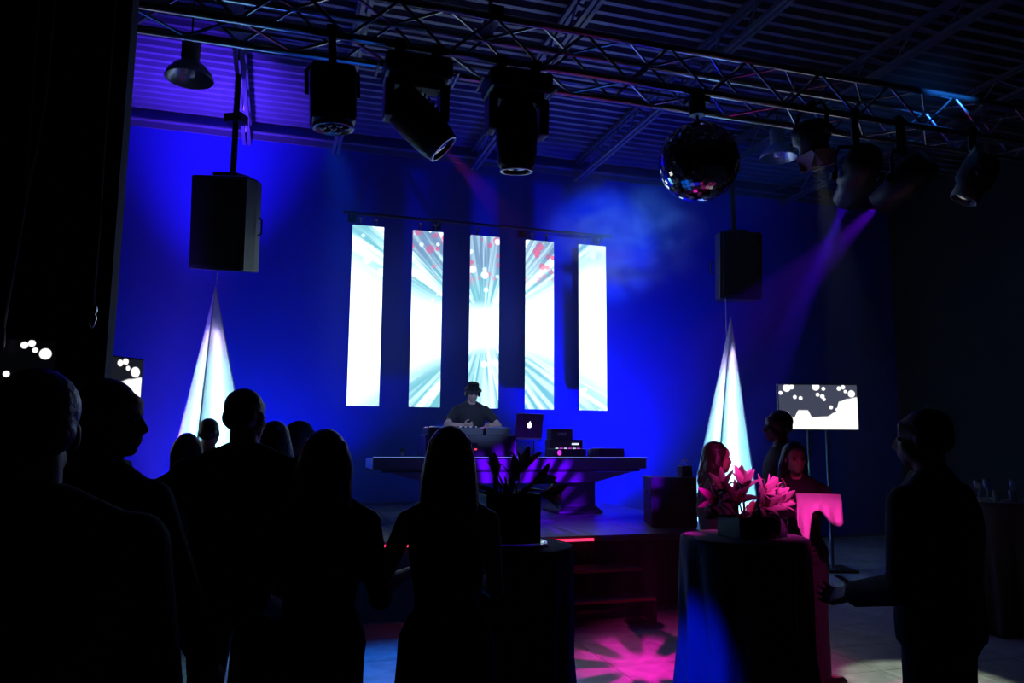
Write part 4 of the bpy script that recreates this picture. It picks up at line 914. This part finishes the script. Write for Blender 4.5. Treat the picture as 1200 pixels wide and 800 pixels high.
def glass(label, x, y, z, kind, group=None):
    t = thing('drinking_glass', label, 'glass', (x, y, z), group=group)
    if kind == 'tumbler': prof = [(0.030, 0.0), (0.036, 0.10), (0.034, 0.10), (0.028, 0.010), (0.001, 0.009)]
    else: prof = [(0.030, 0.0), (0.030, 0.003), (0.005, 0.010), (0.005, 0.08), (0.028, 0.11), (0.034, 0.15), (0.028, 0.19), (0.026, 0.19), (0.032, 0.15), (0.024, 0.112), (0.001, 0.10)]
    MB().lathe(prof, 18).build('bowl', glassm, t, smooth=True)
    if kind == 'tumbler': MB().lathe([(0.001, 0.012), (0.028, 0.012), (0.031, 0.055), (0.001, 0.055)], 16).build('drink', mat('drink', (0.2, 0.25, 0.5), 0.1), t, smooth=True)
    else: MB().lathe([(0.001, 0.112), (0.022, 0.114), (0.030, 0.145), (0.001, 0.145)], 16).build('drink', mat('drink', (0.2, 0.25, 0.5), 0.1), t, smooth=True)
glass('clear tumbler beside the vase of pink lilies', 2.60, 3.58, 1.101, 'tumbler')
for lb, dx, dy, kd in (('leftmost wine glass on the table at the right edge', -0.24, -0.10, 'w'), ('tumbler beside the leftmost wine glass at the right edge', -0.12, -0.18, 'tumbler'),
                       ('tumbler in the middle of the table at the right edge', 0.04, -0.20, 'tumbler'), ('wine glass in the middle of the table at the right edge', 0.0, 0.02, 'w'), ('rightmost wine glass on the table at the right edge', 0.22, -0.06, 'w')):
    glass(lb, 6.25+dx, 5.53+dy, 1.101, kd, 'glasses on the right-hand table')

# ------------------------------------------------------------------ television screens
def tv_material(name, W, Hh, level, dim=1.0):
    m = bpy.data.materials.new(name); m.use_nodes = True; nt = m.node_tree; N = nt.nodes; L = nt.links; b = N['Principled BSDF']
    b.inputs['Base Color'].default_value = (0.01, 0.01, 0.01, 1); b.inputs['Roughness'].default_value = 0.3
    tc = N.new('ShaderNodeTexCoord'); sp_ = N.new('ShaderNodeSeparateXYZ'); L.new(tc.outputs['Object'], sp_.inputs[0])
    def mt(op, a, b2=None, cl=False):
        n = N.new('ShaderNodeMath'); n.operation = op; n.use_clamp = cl
        for k, v in enumerate((a, b2)):
            if v is None: continue
            if isinstance(v, (int, float)): n.inputs[k].default_value = v
            else: L.new(v, n.inputs[k])
        return n.outputs[0]
    u = mt('ADD', mt('DIVIDE', sp_.outputs[0], W), 0.5); v = mt('ADD', mt('DIVIDE', sp_.outputs[2], W), 0.5*Hh/W)   # v in units of the width
    cr = N.new('ShaderNodeValToRGB'); cr.color_ramp.interpolation = 'EASE'; e = cr.color_ramp.elements
    pts = [(0, .40), (.10, .40), (.18, .27), (.25, .44), (.36, .44), (.42, .28), (.60, .30), (.72, .40), (.77, .64), (.88, .70), (1, .74)]
    e[0].position = 0; e[0].color = (.40,)*3+(1,); e[1].position = 1; e[1].color = (.74,)*3+(1,)
    for p, q in pts[1:-1]: n_ = e.new(p); n_.color = (q, q, q, 1)
    L.new(u, cr.inputs[0])
    white = mt('MULTIPLY', mt('SUBTRACT', mt('ADD', mt('MULTIPLY', cr.outputs[0], Hh/W), level), v), 60.0, True)
    tot = white
    for zx, zy, r_ in ((558,105,15),(577,101,10),(535,123,8),(587,138,8),(608,142,8),(665,100,15),(693,107,8),(671,129,8),(688,135,9),(694,146,7),(718,175,8),(740,183,7),(750,106,9),(765,101,9),(773,117,7),(795,125,14)):
        uu = (zx-528)/287; vv = (255-zy)/287
        d = mt('SQRT', mt('ADD', mt('POWER', mt('ABSOLUTE', mt('SUBTRACT', u, uu)), 2.0), mt('POWER', mt('ABSOLUTE', mt('SUBTRACT', v, vv)), 2.0)))
        tot = mt('MAXIMUM', tot, mt('MULTIPLY', mt('SUBTRACT', r_/287, d), 150.0, True))
    mx = N.new('ShaderNodeMix'); mx.data_type = 'RGBA'; L.new(tot, mx.inputs[0])
    mx.inputs[6].default_value = (0.055*dim, 0.062*dim, 0.10*dim, 1); mx.inputs[7].default_value = (1.2, 1.2, 1.2, 1)
    L.new(mx.outputs[2], b.inputs['Emission Color']); b.inputs['Emission Strength'].default_value = 1.0
    return m
def tv(label, x, y, zc, W, Hh, rz, level=0.0, stand=True, dim=1.0):
    t = thing('television', label, 'television', (x, y, 0 if stand else zc), (0, 0, R(rz)), 'televisions showing drifting bubbles')
    z = zc if stand else 0
    MB().box((0, 0.02, z), (W+0.03, 0.04, Hh+0.03)).build('casing', plasticb, t, bevel=0.006)
    MB().box((0, 0, 0), (W, 0.004, Hh)).build('screen', tv_material('tv_picture', W, Hh, level, dim), t, (0, -0.0025, z))
    if stand:
        for sx in (-0.12, 0.12): MB().cone((sx, 0.06, 0.03), (sx, 0.06, z+0.1), 0.022, 0.022, 12).build('pole', mat('pole_grey', (0.10, 0.10, 0.13), 0.35, 0.6), t)
        MB().box((0, 0.06, 0.016), (0.70, 0.50, 0.03)).build('base', blackmetal, t, bevel=0.008); MB().box((0, 0.05, z), (0.34, 0.03, 0.24)).build('mount', blackmetal, t)
    else: MB().box((0, 0.054, 0), (0.24, 0.03, 0.16)).build('mount', blackmetal, t)
tv('television on a two-pole stand at right, behind the talking group', 6.75, 8.42, 2.07, 1.02, 0.575, -17)
tv('television on a stand at left, partly behind the person in profile', -1.52, 7.27, 2.02, 1.02, 0.575, 48.6, dim=0.15)
tv('small dark monitor on the black partition at the far left', -1.25, 3.945, 1.885, 0.55, 0.31, 0, level=-0.6, stand=False, dim=0.02)

# ------------------------------------------------------------------ cords by the partition
cordm = mat('cord_sheath', (0.6, 0.6, 0.65), 0.4)
t = thing('hanging_cord', 'pale forked cord hanging before the black partition, far left', 'cord', (-1.12, 3.86, 2.0))
MB().tube([(-0.045, 0, 0.03), (-0.02, 0, 0.40), (0.0, 0, 0.68), (-0.012, 0, 1.0), (-0.02, 0, 1.40), (-0.03, 0, 4.2)], 0.006, 6).build('wire', cordm, t, smooth=True)
MB().tube([(0.0, -0.002, 0.68), (0.02, 0, 0.9), (0.04, 0, 1.15), (0.06, 0, 4.2)], 0.006, 6).build('branch_wire', cordm, t, smooth=True)
MB().lathe([(0.004, 0.10), (0.012, 0.06), (0.014, 0.0), (0.006, -0.03)], 10, Matrix.Translation((-0.045, 0, 0.0))).build('plug', mat('plug_grey', (0.5, 0.5, 0.55), 0.3), t, smooth=True)
t = thing('hanging_cord', 'thin cord with a small clear pendant by the partition edge', 'cord', (-0.815, 3.86, 2.1))
MB().tube([(0, 0, 0.10), (0.0, 0, 0.5), (-0.006, 0, 0.8), (-0.01, 0, 4.1)], 0.005, 6).build('wire', cordm, t, smooth=True)
MB().lathe([(0.002, 0.11), (0.014, 0.10), (0.018, 0.075), (0.010, 0.06), (0.018, 0.045), (0.012, 0.01), (0.003, -0.005)], 10).build('pendant', chrome, t, smooth=True)

# ------------------------------------------------------------------ stage haze
def volume(name, density, aniso, noise=None):
    m = bpy.data.materials.new(name); m.use_nodes = True; nt = m.node_tree; N = nt.nodes; N.remove(N['Principled BSDF'])
    v = N.new('ShaderNodeVolumeScatter'); v.inputs['Color'].default_value = (1, 1, 1, 1); v.inputs['Density'].default_value = density; v.inputs['Anisotropy'].default_value = aniso
    if noise:
        tc = N.new('ShaderNodeTexCoord'); n = N.new('ShaderNodeTexNoise'); n.inputs['Scale'].default_value = noise; n.inputs['Detail'].default_value = 5; n.inputs['Distortion'].default_value = 0.6
        nt.links.new(tc.outputs['Object'], n.inputs['Vector'])
        ln = N.new('ShaderNodeVectorMath'); ln.operation = 'LENGTH'; nt.links.new(tc.outputs['Object'], ln.inputs[0])
        fall = N.new('ShaderNodeMapRange'); fall.interpolation_type = 'SMOOTHSTEP'
        for k, q in enumerate((None, 1.0, 0.1, 0.0, 1.0)):
            if q is not None: fall.inputs[k].default_value = q
        nt.links.new(ln.outputs['Value'], fall.inputs[0])
        mr = N.new('ShaderNodeMapRange'); mr.interpolation_type = 'SMOOTHSTEP'
        for k, q in enumerate((None, 0.42, 0.72, 0.0, 1.0)):
            if q is not None: mr.inputs[k].default_value = q
        nt.links.new(n.outputs['Fac'], mr.inputs[0])
        m1 = N.new('ShaderNodeMath'); m1.operation = 'MULTIPLY'; nt.links.new(fall.outputs[0], m1.inputs[0]); nt.links.new(mr.outputs[0], m1.inputs[1])
        m2 = N.new('ShaderNodeMath'); m2.operation = 'MULTIPLY'; m2.inputs[1].default_value = density; nt.links.new(m1.outputs[0], m2.inputs[0]); nt.links.new(m2.outputs[0], v.inputs['Density'])
    nt.links.new(v.outputs[0], N['Material Output'].inputs['Volume']); return m
hz = MB().box((2.0, 7.75, 2.98), (10.4, 7.0, 5.75)).build('haze', volume('haze', 0.004, 0.0))
tag(hz, 'thin stage haze hanging in the air of the hall', 'haze', kind='stuff')
sm = MB().ball((0, 0, 0), 1.0, 24, 14).build('smoke_cloud', volume('smoke', 2.0, 0.0, 2.2), None, (4.95, 10.3, 4.75)); sm.scale = (1.6, 0.75, 1.15)
tag(sm, 'drifting smoke puff beside the rightmost LED screen strip', 'smoke', kind='stuff')
